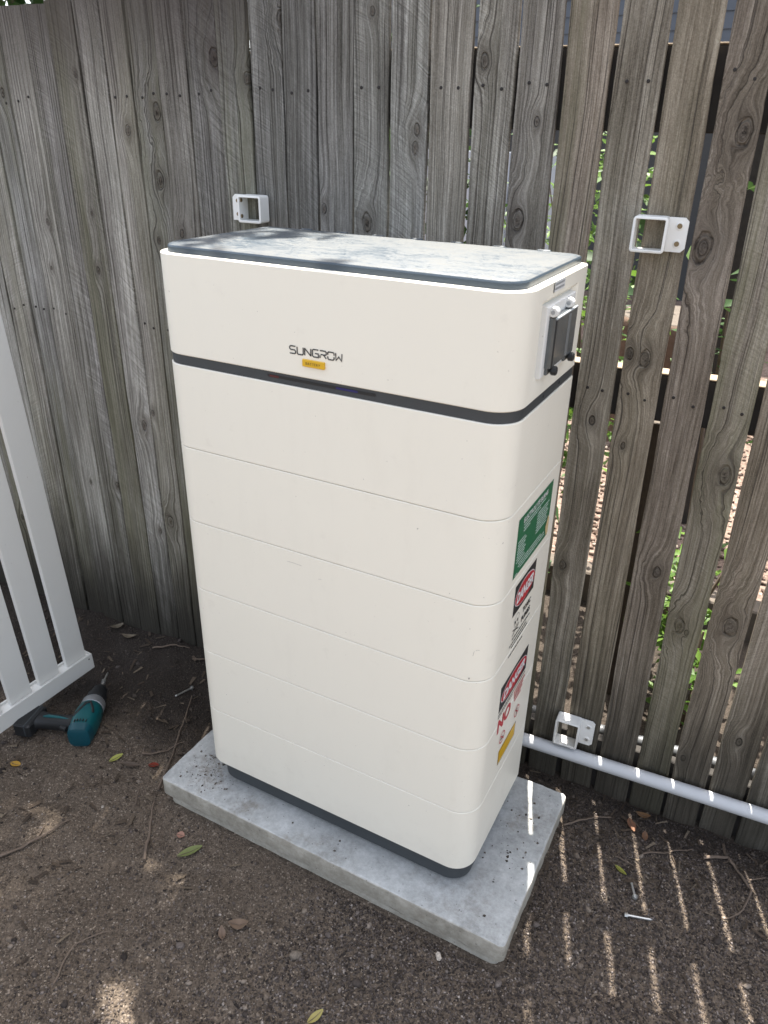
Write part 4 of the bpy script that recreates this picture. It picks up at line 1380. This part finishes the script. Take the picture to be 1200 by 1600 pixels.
def hl(d, hw, hh):
    o_ = hs0 + hd * d + Vector((0, 0, -0.006 * min(1, d / 0.06)))
    n_ = 16
    s2 = Vector((-hd.y, hd.x, 0))
    return [tuple(o_ + s2 * (math.copysign(abs(math.cos(t_)) ** 0.8, math.cos(t_)) * hw) + Vector((0, 0, 1)) * (math.copysign(abs(math.sin(t_)) ** 0.8, math.sin(t_)) * hh)) for t_ in [2 * math.pi * k / n_ for k in range(n_)]]
mb.loft([hl(0.0, 0.026, 0.022), hl(0.012, 0.023, 0.0205), hl(0.035, 0.019, 0.0185), (hl(0.07, 0.0185, 0.018)), hl(0.095, 0.021, 0.018), hl(0.103, 0.026, 0.0185)])
hand = dpart(mb, 'handle', RUBBER)
s2 = Vector((-hd.y, hd.x, 0))
dpart(MB().tube([hs0 + hd * 0.018 + s2 * 0.004 + Vector((0, 0, 0.0165)), hs0 + hd * 0.045 + s2 * 0.0 + Vector((0, 0, 0.0135)), hs0 + hd * 0.075 + s2 * 0.001 + Vector((0, 0, 0.0125)), hs0 + hd * 0.088 + s2 * 0.004 + Vector((0, 0, 0.0120))], [0.0015, 0.004, 0.0045, 0.002], 8), 'grip_stripe', TEAL, 50, hand)
dpart(MB().tube([hs0 + hd * 0.012 + s2 * 0.026 + Vector((0, 0, 0.004)), hs0 + hd * 0.03 + s2 * 0.022 + Vector((0, 0, 0.003))], 0.006, 8), 'trigger', RUBBER, 50, hand)
bm_ = Matrix((hd, s2, Vector((0, 0, 1)))).transposed().to_4x4()
bm_.translation = hs0 + hd * 0.103
mb = MB().box(0.0, 0.046, -0.034, 0.046, -0.0275, 0.0105, 0.004, bm_)
bpk = dpart(mb, 'battery_pack', RUBBER, 25)
dpart(MB().box(0.012, 0.016, -0.0345, 0.0465, -0.020, 0.0112, 0.0005, bm_), 'pack_seam', GREYP, 25, bpk)


# ------------------------------------------------------------------ small things on the ground
def gz(x_, y_): return float(ground_h(x_, y_))


def screw(hx, hy, tx, ty, label):
    p0 = Vector((hx, hy, gz(hx, hy) + 0.0065))
    p1 = Vector((tx, ty, gz(tx, ty) + 0.0035))
    s_ = thing('roofing_screw', label, 'screw', p0, (0, 0, 0), 'loose roofing screws on the ground')
    d = p1 - p0
    L_ = d.length
    sh = MB().lathe([(0, 0.0022)] + [(0.004 + (L_ - 0.008) * k / 22, 0.0022 if k % 2 else 0.0027) for k in range(23)] + [(L_, 0.0003)], (0, 0, 0), d, 8).obj('shank', STEEL, s_, 30)
    hd_ = MB().lathe([(-0.001, 0.0064), (0.0005, 0.0066), (0.0010, 0.0042), (-0.0015, 0.0042)], (0, 0, 0), -d, 14)
    MB().lathe([(-0.0008, 0.0066), (0.0006, 0.0062)], (0, 0, 0), -d, 16).obj('washer', STEEL, s_, 30)
    MB().lathe([(0.0006, 0.0043), (0.0050, 0.0041), (0.0056, 0.0034)], (0, 0, 0), -d, 6).obj('head', STEEL, s_, 20)
    return s_


screw(0.912, 0.219, 0.898, 0.254, 'loose silver roofing screw pointing back towards the fence, next to a sun stripe')
screw(0.907, 0.172, 0.953, 0.184, 'loose silver roofing screw nearer the viewer, lying sideways across a sun stripe')
screw(-0.293, 0.267, -0.305, 0.215, 'loose silver roofing screw on dark soil left of the concrete slab')


def leaf(x_, y_, L_, wd_, ang, c1, c2, label, lift=0.004, curl=0.25, name='fallen_leaf'):
    n_ = 7
    vs, fs = [], []
    for k in range(n_):
        f = k / (n_ - 1)
        w_ = wd_ / 2 * math.sin(math.pi * min(1, f * 0.94 + 0.03)) ** 0.8
        xx = (f - 0.5) * L_
        zz_ = curl * L_ * (f - 0.5) ** 2
        for s_ in (-1, 0, 1):
            vs.append((xx, s_ * w_, zz_ + abs(s_) * w_ * 0.35))
    for k in range(n_ - 1):
        for s_ in (0, 1):
            i_ = k * 3 + s_
            fs.append((i_, i_ + 3, i_ + 4, i_ + 1))
    t_ = thing(name, label, 'leaf', (x_, y_, gz(x_, y_) + lift), (random.uniform(-0.15, 0.15), random.uniform(-0.1, 0.1), ang), None)
    bl_ = MB().add(vs, fs).obj('blade', leafmat('leaf_tone', c1, c2), t_, 60)
    MB().tube([(-L_ * 0.5 - L_ * 0.18, 0.001, curl * L_ * 0.2), (-L_ * 0.5, 0, curl * L_ * 0.25), (0, 0, 0.0006), (L_ * 0.42, 0, curl * L_ * 0.18)], [0.0007, 0.0007, 0.0005, 0.0003], 5).obj('midrib', TWIG, t_, 60)
    return t_


leaf(0.050, -0.133, 0.054, 0.021, 0.95, (0.13, 0.16, 0.05), (0.22, 0.25, 0.09), 'large pale green leaf on the ground in front of the concrete slab')
leaf(-0.277, -0.023, 0.035, 0.016, 1.2, (0.28, 0.30, 0.06), (0.42, 0.42, 0.10), 'yellow green leaf on the soil between the drill and the slab')
leaf(-0.484, -0.147, 0.030, 0.017, 0.2, (0.40, 0.22, 0.03), (0.55, 0.33, 0.05), 'orange yellow leaf on the soil at the left edge near the drill')
leaf(-0.189, 0.010, 0.026, 0.018, 0.5, (0.16, 0.02, 0.012), (0.26, 0.04, 0.02), 'dark red leaf on the soil just left of the concrete slab')
leaf(0.872, 0.268, 0.030, 0.011, -0.45, (0.20, 0.23, 0.03), (0.34, 0.34, 0.06), 'thin yellow green leaf beside the loose screws')
leaf(0.867, 0.410, 0.040, 0.019, -1.1, (0.17, 0.085, 0.05), (0.27, 0.14, 0.085), 'larger brown leaf near the white pipe, right of the slab')
leaf(0.900, 0.392, 0.026, 0.013, -1.4, (0.15, 0.08, 0.045), (0.22, 0.12, 0.07), 'small brown leaf lying in front of the larger brown leaf', curl=0.4)
leaf(0.885, 0.455, 0.032, 0.018, 0.1, (0.20, 0.11, 0.05), (0.28, 0.16, 0.08), 'curled tan leaf against the foot of the fence under the pipe', curl=0.8)
leaf(0.003, -0.110, 0.018, 0.017, 0.3, (0.30, 0.15, 0.11), (0.40, 0.22, 0.16), 'small round pink brown leaf left of the large pale green leaf')
leaf(0.251, -0.222, 0.038, 0.022, 0.5, (0.145, 0.098, 0.066), (0.21, 0.145, 0.10), 'crumpled brown leaf on the gravel in front of the slab', curl=1.1, lift=0.006)
leaf(0.232, -0.250, 0.028, 0.014, 2.3, (0.15, 0.10, 0.07), (0.20, 0.14, 0.10), 'small dry leaf beside the crumpled brown leaf', curl=0.9, lift=0.005)
leaf(0.470, -0.290, 0.034, 0.014, 1.2, (0.30, 0.26, 0.07), (0.40, 0.34, 0.12), 'pale yellow dry leaf at the bottom edge of the view', curl=0.5)
leaf(-0.60, 0.345, 0.045, 0.02, 0.3, (0.16, 0.13, 0.09), (0.24, 0.20, 0.14), 'pale dry leaf at the foot of the left fence, nearest the gate', curl=0.8)
leaf(-0.665, 0.360, 0.04, 0.022, 1.1, (0.12, 0.10, 0.07), (0.20, 0.17, 0.12), 'dull dry leaf behind the white gate end', curl=0.9)
leaf(-0.235, -0.02, 0.05, 0.017, 0.35, (0.09, 0.07, 0.055), (0.15, 0.115, 0.09), 'long brown curled leaf beside the yellow green leaf', curl=0.4)


def twig(pts, r0, label, extra=()):
    p3 = []
    rr_ = random.Random(len(label))
    for i_ in range(len(pts) - 1):
        for k in range(5):
            f = k / 5
            x_ = pts[i_][0] + (pts[i_ + 1][0] - pts[i_][0]) * f + rr_.uniform(-1, 1) * 0.0016
            y_ = pts[i_][1] + (pts[i_ + 1][1] - pts[i_][1]) * f + rr_.uniform(-1, 1) * 0.0016
            p3.append((x_, y_))
    p3.append(pts[-1][:2])
    z_ = [gz(*q) for q in p3]
    ln = len(p3)
    hgt = [0.0045 + 0.001 * rr_.random() for _ in p3]
    c0 = Vector((p3[0][0], p3[0][1], z_[0]))
    t_ = thing('twig', label, 'twig', c0, (0, 0, 0), None)
    P3 = [Vector((p3[i_][0], p3[i_][1], z_[i_] + hgt[i_] + r0 * 0.5)) - c0 for i_ in range(ln)]
    MB().tube(P3, [r0 * (1 - 0.6 * i_ / (ln - 1)) * rr_.uniform(0.85, 1.15) for i_ in range(ln)], 6).obj('stem', TWIG, t_, 60)
    for e in extra:
        q = [Vector((a_, b_, gz(a_, b_) + 0.006)) - c0 for a_, b_ in e]
        MB().tube(q, [r0 * 0.55, r0 * 0.25][:len(q)] if len(q) == 2 else r0 * 0.4, 5).obj('side_shoot', TWIG, t_, 60)
    return t_


twig([(-0.015, -0.200), (-0.070, -0.125), (-0.118, -0.060)], 0.0035, 'straight brown stick in front of the left corner of the slab')
twig([(-0.128, -0.040), (-0.170, 0.055), (-0.213, 0.139), (-0.268, 0.240)], 0.0030, 'long thin stick leading from the slab corner towards the fence')
twig([(0.735, 0.322), (0.761, 0.355), (0.79, 0.383), (0.822, 0.405)], 0.0026, 'bent grey twig beside the right back corner of the slab')
twig([(1.023, 0.392), (1.071, 0.428), (1.100, 0.39), (1.122, 0.351), (1.104, 0.284), (1.075, 0.255)], 0.0034, 'hooked dry vine at the right edge of the ground', [[(1.106, 0.378), (1.145, 0.408)]])
twig([(0.905, 0.338), (0.955, 0.372), (1.00, 0.41)], 0.0022, 'thin red brown twig between the brown leaves and the hooked vine')
twig([(-0.300, -0.360), (-0.262, -0.285), (-0.228, -0.205)], 0.0038, 'thick dark stick at the lower left of the ground', [[(-0.258, -0.27), (-0.27, -0.24)]])
twig([(0.855, 0.297), (0.880, 0.296), (0.905, 0.299)], 0.0016, 'short straight twig crossing a sun stripe')
twig([(-0.14, -0.10), (-0.17, -0.06), (-0.20, -0.055)], 0.0018, 'short thin twig left of the straight brown stick')
twig([(0.03, -0.47), (0.00, -0.40), (0.06, -0.33)], 0.0020, 'curved thin stem near the bottom left corner')
twig([(-0.235, 0.02), (-0.20, 0.055), (-0.175, 0.10)], 0.0026, 'dark twig beside the red leaf')
twig([(-0.36, 0.35), (-0.33, 0.375), (-0.315, 0.40)], 0.0024, 'short twig against the foot of the fence left of the cabinet')
twig([(-0.50, 0.335), (-0.44, 0.372), (-0.40, 0.384)], 0.0026, 'flat dry stick lying along the foot of the left fence')

# stone
st_ = MB()
sv = ICO_V * np.array([0.014, 0.010, 0.008])
st_.add([tuple(p_) for p_ in sv], [tuple(f_) for f_ in ICO_F])
o = st_.obj('stone', make_stone('tan_stone', [(0.0, (0.17, 0.14, 0.11)), (1.0, (0.23, 0.19, 0.15))]), None, 60, (0.378, -0.215, gz(0.378, -0.215) + 0.005))
o.rotation_euler = (0.2, 0.1, 0.7)
tag(o, 'tan lump of stone on the gravel in front of the middle of the slab', 'stone')
sh_ = MB().add([(p_[0] * 0.010, p_[1] * 0.0055, p_[2] * 0.0025) for p_ in ICO_V], [tuple(f_) for f_ in ICO_F])
o = sh_.obj('rock_chip', make_stone('white_chip', [(0.0, (0.5, 0.44, 0.37)), (1.0, (0.6, 0.53, 0.45))]), None, None, (0.613, -0.086, gz(0.613, -0.086) + 0.004))
o.rotation_euler = (0.3, 0.2, -0.9)
tag(o, 'pale chip of stone beside the front right edge of the slab', 'stone')

# dry litter flakes: too many to count
n = 900
xy = np.concatenate([np.stack([rng.uniform(-1.1, -0.1, n // 2), rng.uniform(-0.5, 0.40, n // 2)], 1), np.stack([rng.uniform(0.62, 1.4, n // 4), rng.uniform(0.25, 0.47, n // 4)], 1), spots(n // 3)])
xy = xy[~in_pad(xy) & (xy[:, 1] < fence_y(xy[:, 0]) - 0.01)]
k = len(xy)
L_ = rng.uniform(0.004, 0.016, k)
Wd = L_ * rng.uniform(0.08, 0.5, k)
an = rng.uniform(0, 6.28, k)
base = np.array([(-1, -.3, 0), (1, -.6, 0.1), (0.8, .7, 0.25), (-.9, .5, 0.05)])
v = np.zeros((k, 4, 3))
v[:, :, 0] = base[None, :, 0] * L_[:, None] * np.cos(an)[:, None] - base[None, :, 1] * Wd[:, None] * np.sin(an)[:, None] + xy[:, :1]
v[:, :, 1] = base[None, :, 0] * L_[:, None] * np.sin(an)[:, None] + base[None, :, 1] * Wd[:, None] * np.cos(an)[:, None] + xy[:, 1:2]
v[:, :, 2] = base[None, :, 2] * L_[:, None] + ground_h(xy[:, 0], xy[:, 1])[:, None] + 0.0035
LIT = make_stone('dry_litter', [(0.0, (0.040, 0.029, 0.021)), (0.6, (0.095, 0.070, 0.050)), (1.0, (0.20, 0.16, 0.115))])
tag(npmesh('leaf_litter', v.reshape(-1, 3), (np.arange(k * 4).reshape(k, 4)), LIT), kind='stuff')

# ------------------------------------------------------------------ beyond the fence
# house with lapped cladding
hy = 6.6
house = thing('weatherboard_house', 'blue grey weatherboard house seen over the top rail of the fence', 'house', (-0.5, hy, G))
for k in range(24):
    z0 = 1.55 + k * 0.122
    prof = [(0.0, z0 - 0.012), (-0.020, z0 - 0.012), (-0.006, z0 + 0.122), (0.0, z0 + 0.122)]
    MB().loft([[(-4.0, y_, z_) for y_, z_ in prof], [(5.0, y_, z_) for y_, z_ in prof]]).obj('weatherboard', CLAD, house, None)
MB().box(-4.0, 5.0, 0.004, 0.2, 0, 4.6).obj('wall', CLAD, house)
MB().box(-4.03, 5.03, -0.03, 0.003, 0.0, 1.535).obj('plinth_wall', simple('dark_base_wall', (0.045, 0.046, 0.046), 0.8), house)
MB().box(-4.3, 5.3, -0.55, 0.5, 4.6, 4.75, 0.01).obj('roof', simple('roof_grey', (0.12, 0.12, 0.125), 0.7), house)

# white picket fence further back
pf = thing('picket_fence', 'pale white picket fence glimpsed through the paling gaps', 'fence', (-0.6, 4.1, G))
pm = None
for k in range(14):
    x_ = -1.0 + k * 0.086
    if pm is None:
        q = MB().box(-0.039, 0.039, 0, 0.018, 0.1, 1.27, 0.002).obj('picket', PICK, pf)
        pm = q.data
    else:
        q = bpy.data.objects.new('picket', pm)
        C.objects.link(q)
        q.parent = pf
    q.location = (x_, 0, 0)
for z_ in (0.3, 1.0):
    MB().box(-1.05, 0.17, 0.0185, 0.05, z_, z_ + 0.07).obj('rail', PICK, pf)
for x_ in (-1.0, 0.10):
    MB().box(x_ - 0.04, x_ + 0.04, 0.051, 0.13, 0, 1.2).obj('post', PICK, pf)

# cut stump
sx_, sy_2 = 0.42, 2.95
stump = thing('tree_stump', 'broad rough brown tree stump standing in the gravel behind the palings', 'tree stump', (sx_, sy_2, G))
loops = []
for z_, r_ in ((-0.05, 0.36), (0.05, 0.31), (0.15, 0.28), (0.35, 0.27), (0.55, 0.265), (0.60, 0.26), (0.615, 0.25)):
    loops.append([(r_ * (1 + 0.06 * math.sin(5 * t_ + z_ * 3) + rb_.uniform(-0.04, 0.04)) * math.cos(t_), r_ * (1 + 0.06 * math.sin(5 * t_ + z_ * 3)) * math.sin(t_), z_) for t_ in [2 * math.pi * k / 40 for k in range(40)]])
MB().loft(loops).obj('trunk', BARK, stump, 60)
MB().lathe([(0, 0.240), (0.004, 0.236)], (0, 0, 0.6145), (0, 0, 1), 30).obj('cut_face', EDGE, stump, 30)
MB().tube([(0.10, -0.22, 0.36), (0.14, -0.32, 0.42), (0.22, -0.42, 0.54)], [0.035, 0.03, 0.02], 10).obj('cut_branch', TWIG, stump, 50)
trk = thing('garden_tree', 'dark rough tree trunk seen through the gap at the far right', 'tree', (0.70, 2.05, G))
MB().tube([(0, 0, -0.1), (0.01, 0, 0.3), (0.015, 0.01, 0.9), (0.02, 0.0, 1.6), (0.05, 0.05, 2.6), (0.02, 0.1, 3.4)], [0.13, 0.095, 0.085, 0.080, 0.07, 0.05], 18).obj('trunk', simple('black_bark', (0.030, 0.025, 0.020), 0.95, var=0.5, scale=40, bump=0.006), trk, 60)
for a_, b_ in (((0.02, 0, 2.0), (0.7, 0.3, 3.2)), ((0.05, 0.05, 2.6), (-0.5, 0.6, 3.6))):
    MB().tube([a_, [(a_[i_] + b_[i_]) / 2 + (0.08 if i_ == 2 else 0) for i_ in range(3)], b_], [0.045, 0.03, 0.012], 10).obj('limb', BARK, trk, 60)

# sleeper edging and a dark steel post
ed = thing('garden_edging', 'old timber sleeper edging along the gravel behind the fence', 'edging', (0.6, 1.30, G), (0, 0, 0.057))
MB().box(-1.9, 0.55, -0.04, 0.04, -0.02, 0.105, 0.005).obj('sleeper', EDGE, ed, 30)
MB().box(0.555, 2.2, -0.042, 0.038, -0.02, 0.10, 0.005).obj('sleeper', EDGE, ed, 30)

sap = thing('sapling_trunk', 'dark cut sapling trunk close behind the middle of the right palings', 'sapling', (0.708, 0.88, G))
MB().tube([(0.012, -0.03, -0.05), (0.006, -0.01, 0.2), (0.0, 0.0, 0.5), (-0.004, 0.0, 0.78)], [0.032, 0.027, 0.025, 0.023], 12).obj('stem', simple('black_stem', (0.035, 0.026, 0.02), 0.95, var=0.5, scale=50, bump=0.004), sap, 60)
MB().lathe([(0, 0.021), (0.002, 0.019)], (-0.004, 0, 0.7795), (0, 0, 1), 12).obj('cut_face', EDGE, sap, 30)


def foliage(cx, cy, cz, rx, ry, rz, n, size, mat, parent, name='foliage', clump=14, seed=0, shell=0.55, cull=None):
    g = np.random.default_rng(seed)
    d = g.normal(size=(clump, 3))
    d /= np.linalg.norm(d, axis=1)[:, None]
    cc = d * (g.uniform(shell, 1.0, (clump, 1)) ** 0.7) * np.array([rx, ry, rz])
    idx = g.integers(0, clump, n)
    p_ = cc[idx] + g.normal(size=(n, 3)) * np.array([rx, ry, rz]) * 0.20
    L_ = size * g.uniform(0.6, 1.25, n)
    w_ = L_ * g.uniform(0.35, 0.5, n)
    t_ = g.normal(size=(n, 3)) * [1, 1, 0.45]
    t_ /= np.linalg.norm(t_, axis=1)[:, None]
    s_ = np.cross(t_, g.normal(size=(n, 3)) * 0.5 + [0, 0, 1.0])
    s_ /= np.linalg.norm(s_, axis=1)[:, None]
    nn = np.cross(s_, t_)
    fold = 0.18
    v_ = np.stack([p_ - t_ * L_[:, None] / 2, p_ + s_ * w_[:, None] / 2 + nn * (w_ * fold)[:, None], p_ + t_ * L_[:, None] / 2, p_ - s_ * w_[:, None] / 2 + nn * (w_ * fold)[:, None]], 1)
    if cull is not None:
        k_ = cull(p_ + [cx, cy, cz])
        p_, L_, w_, t_, s_, nn = p_[k_], L_[k_], w_[k_], t_[k_], s_[k_], nn[k_]
        n = len(p_)
        v_ = np.stack([p_ - t_ * L_[:, None] / 2, p_ + s_ * w_[:, None] / 2 + nn * (w_ * fold)[:, None], p_ + t_ * L_[:, None] / 2, p_ - s_ * w_[:, None] / 2 + nn * (w_ * fold)[:, None]], 1)
    b0_ = np.arange(n)[:, None] * 4
    f_ = np.concatenate([b0_ + np.array([[0, 1, 2]]), b0_ + np.array([[0, 2, 3]])], 0)
    o_ = npmesh(name, v_.reshape(-1, 3) + [cx, cy, cz], f_, mat, parent)
    o_['kind'] = 'stuff'
    return o_


def shrub(x_, y_, h, r_, n, size, mat, label, seed, base=0.25):
    s_ = thing('shrub', label, 'shrub', (x_, y_, G), (0, 0, 0), 'leafy shrubs behind the paling fence')
    rr_ = random.Random(seed)
    for k in range(4):
        a_ = rr_.uniform(0, 6.28)
        MB().tube([(0.01 * k, 0, 0), (r_ * 0.25 * math.cos(a_), r_ * 0.25 * math.sin(a_), h * 0.45), (r_ * 0.6 * math.cos(a_), r_ * 0.6 * math.sin(a_), h * 0.85)], [0.008, 0.006, 0.003], 6).obj('stem', TWIG, s_, 60)
    foliage(0, 0, h * (base + 0.35), r_, r_, h * 0.42, n, size, mat, s_, clump=18, seed=seed, shell=0.2)
    return s_


shrub(0.47, 1.30, 1.10, 0.16, 260, 0.055, LEAFG, 'bright green shrub behind the gap just right of the cabinet lid', 3)
shrub(0.84, 0.95, 0.55, 0.17, 300, 0.05, LEAFG, 'low sunlit green shrub behind the right palings at mid height', 5, 0.2)
shrub(0.90, 0.80, 0.30, 0.11, 160, 0.038, LEAFG, 'smallest green shrub near the pipe behind the palings', 8, 0.15)
shrub(0.80, 1.45, 1.15, 0.12, 120, 0.05, LEAFD, 'tall darker shrub behind the bracket on the right', 12, 0.45)
shrub(-0.15, 3.4, 1.40, 0.50, 700, 0.07, LEAFG, 'wide green shrub in front of the white pickets', 14, 0.2)
shrub(1.10, 1.00, 0.95, 0.17, 260, 0.05, LEAFD, 'dark green shrub at the far right behind the fence', 17, 0.3)

# shade tree whose crown leans over the fence on the left
tree = thing('shade_tree', 'leafy tree behind the left fence whose dark foliage shows over the palings', 'tree', (-1.75, 1.9, G))
loops_r = [0.14, 0.11, 0.09, 0.075, 0.05]
tp_ = [(0, 0, -0.1), (0.03, -0.02, 0.8), (0.10, -0.10, 1.7), (0.28, -0.32, 2.6), (0.5, -0.6, 3.5)]
MB().tube(tp_, loops_r, 14).obj('trunk', BARK, tree, 60)
for k, (a_, b_) in enumerate([((0.10, -0.10, 1.7), (-0.7, -0.2, 3.2)), ((0.28, -0.32, 2.6), (1.3, -0.75, 3.6)), ((0.28, -0.32, 2.6), (0.5, 0.5, 3.8)), ((0.2, -0.2, 2.2), (0.4, -1.3, 3.3))]):
    mid = [(a_[i_] + b_[i_]) / 2 + (0.1 if i_ == 2 else 0) for i_ in range(3)]
    MB().tube([a_, mid, b_], [0.05, 0.035, 0.015], 10).obj('limb', BARK, tree, 60)
CR = [(0.30, -1.10, 3.55, 0.62, 0.50, 0.38, 2600, 31), (0.85, -0.95, 3.75, 0.52, 0.45, 0.35, 2200, 32), (-0.45, -0.95, 3.5, 0.65, 0.55, 0.45, 2600, 33), (0.2, -0.3, 3.9, 0.7, 0.6, 0.45, 2200, 34), (1.38, -0.98, 3.75, 0.32, 0.30, 0.22, 420, 35), (-0.3, -1.45, 2.9, 0.5, 0.35, 0.3, 900, 36), (-0.1, -1.15, 2.05, 0.45, 0.22, 0.22, 380, 37)]
hdg = thing('garden_hedge', 'dense dark hedge rising just above the left end of the paling fence', 'hedge', (-1.00, 0.95, G))
for k in range(5):
    MB().tube([(-0.7 + 0.35 * k, 0, -0.05), (-0.68 + 0.35 * k, 0.03, 0.8), (-0.72 + 0.35 * k, 0.0, 1.5)], [0.016, 0.012, 0.005], 7).obj('stem', TWIG, hdg, 60)
foliage(0.0, 0, 1.05, 1.35, 0.16, 0.95, 13000, 0.075, LEAFD, hdg, 'foliage', 150, 71, 0.1)


def thin(P_):
    """leaves are culled so that sun reaches the cabinet lid and a few spots on the ground"""
    P_ = P_ + np.array([-1.75, 1.9, G])
    k_ = np.ones(len(P_), bool)
    d_ = np.array(to_sun)
    def land(z_): return P_[:, :2] - d_[None, :2] / d_[2] * (P_[:, 2:3] - z_)
    q = land(1.147)
    onlid = (q[:, 0] > -0.02) & (q[:, 0] < 0.66) & (q[:, 1] > -0.03) & (q[:, 1] < 0.33)
    k_ &= ~(onlid & (np.random.default_rng(3).random(len(P_)) < np.where(q[:, 0] < 0.16, 0.50, 0.66)))
    q = land(G)
    for sx__, sy__, r__ in ((0.150, -0.440, 0.010), (0.215, -0.475, 0.008)):
        k_ &= ~(((q[:, 0] - sx__) ** 2 + (q[:, 1] - sy__) ** 2) < (r__ + 0.030) ** 2)
    return k_


for (cx, cy, cz, rx, ry, rz, n, sd) in CR:
    foliage(cx, cy, cz, rx, ry, rz, n, 0.085, LEAFD, tree, 'crown', 26, sd, 0.25, thin)  # crown shaped for its light: leaves removed along chosen sun rays
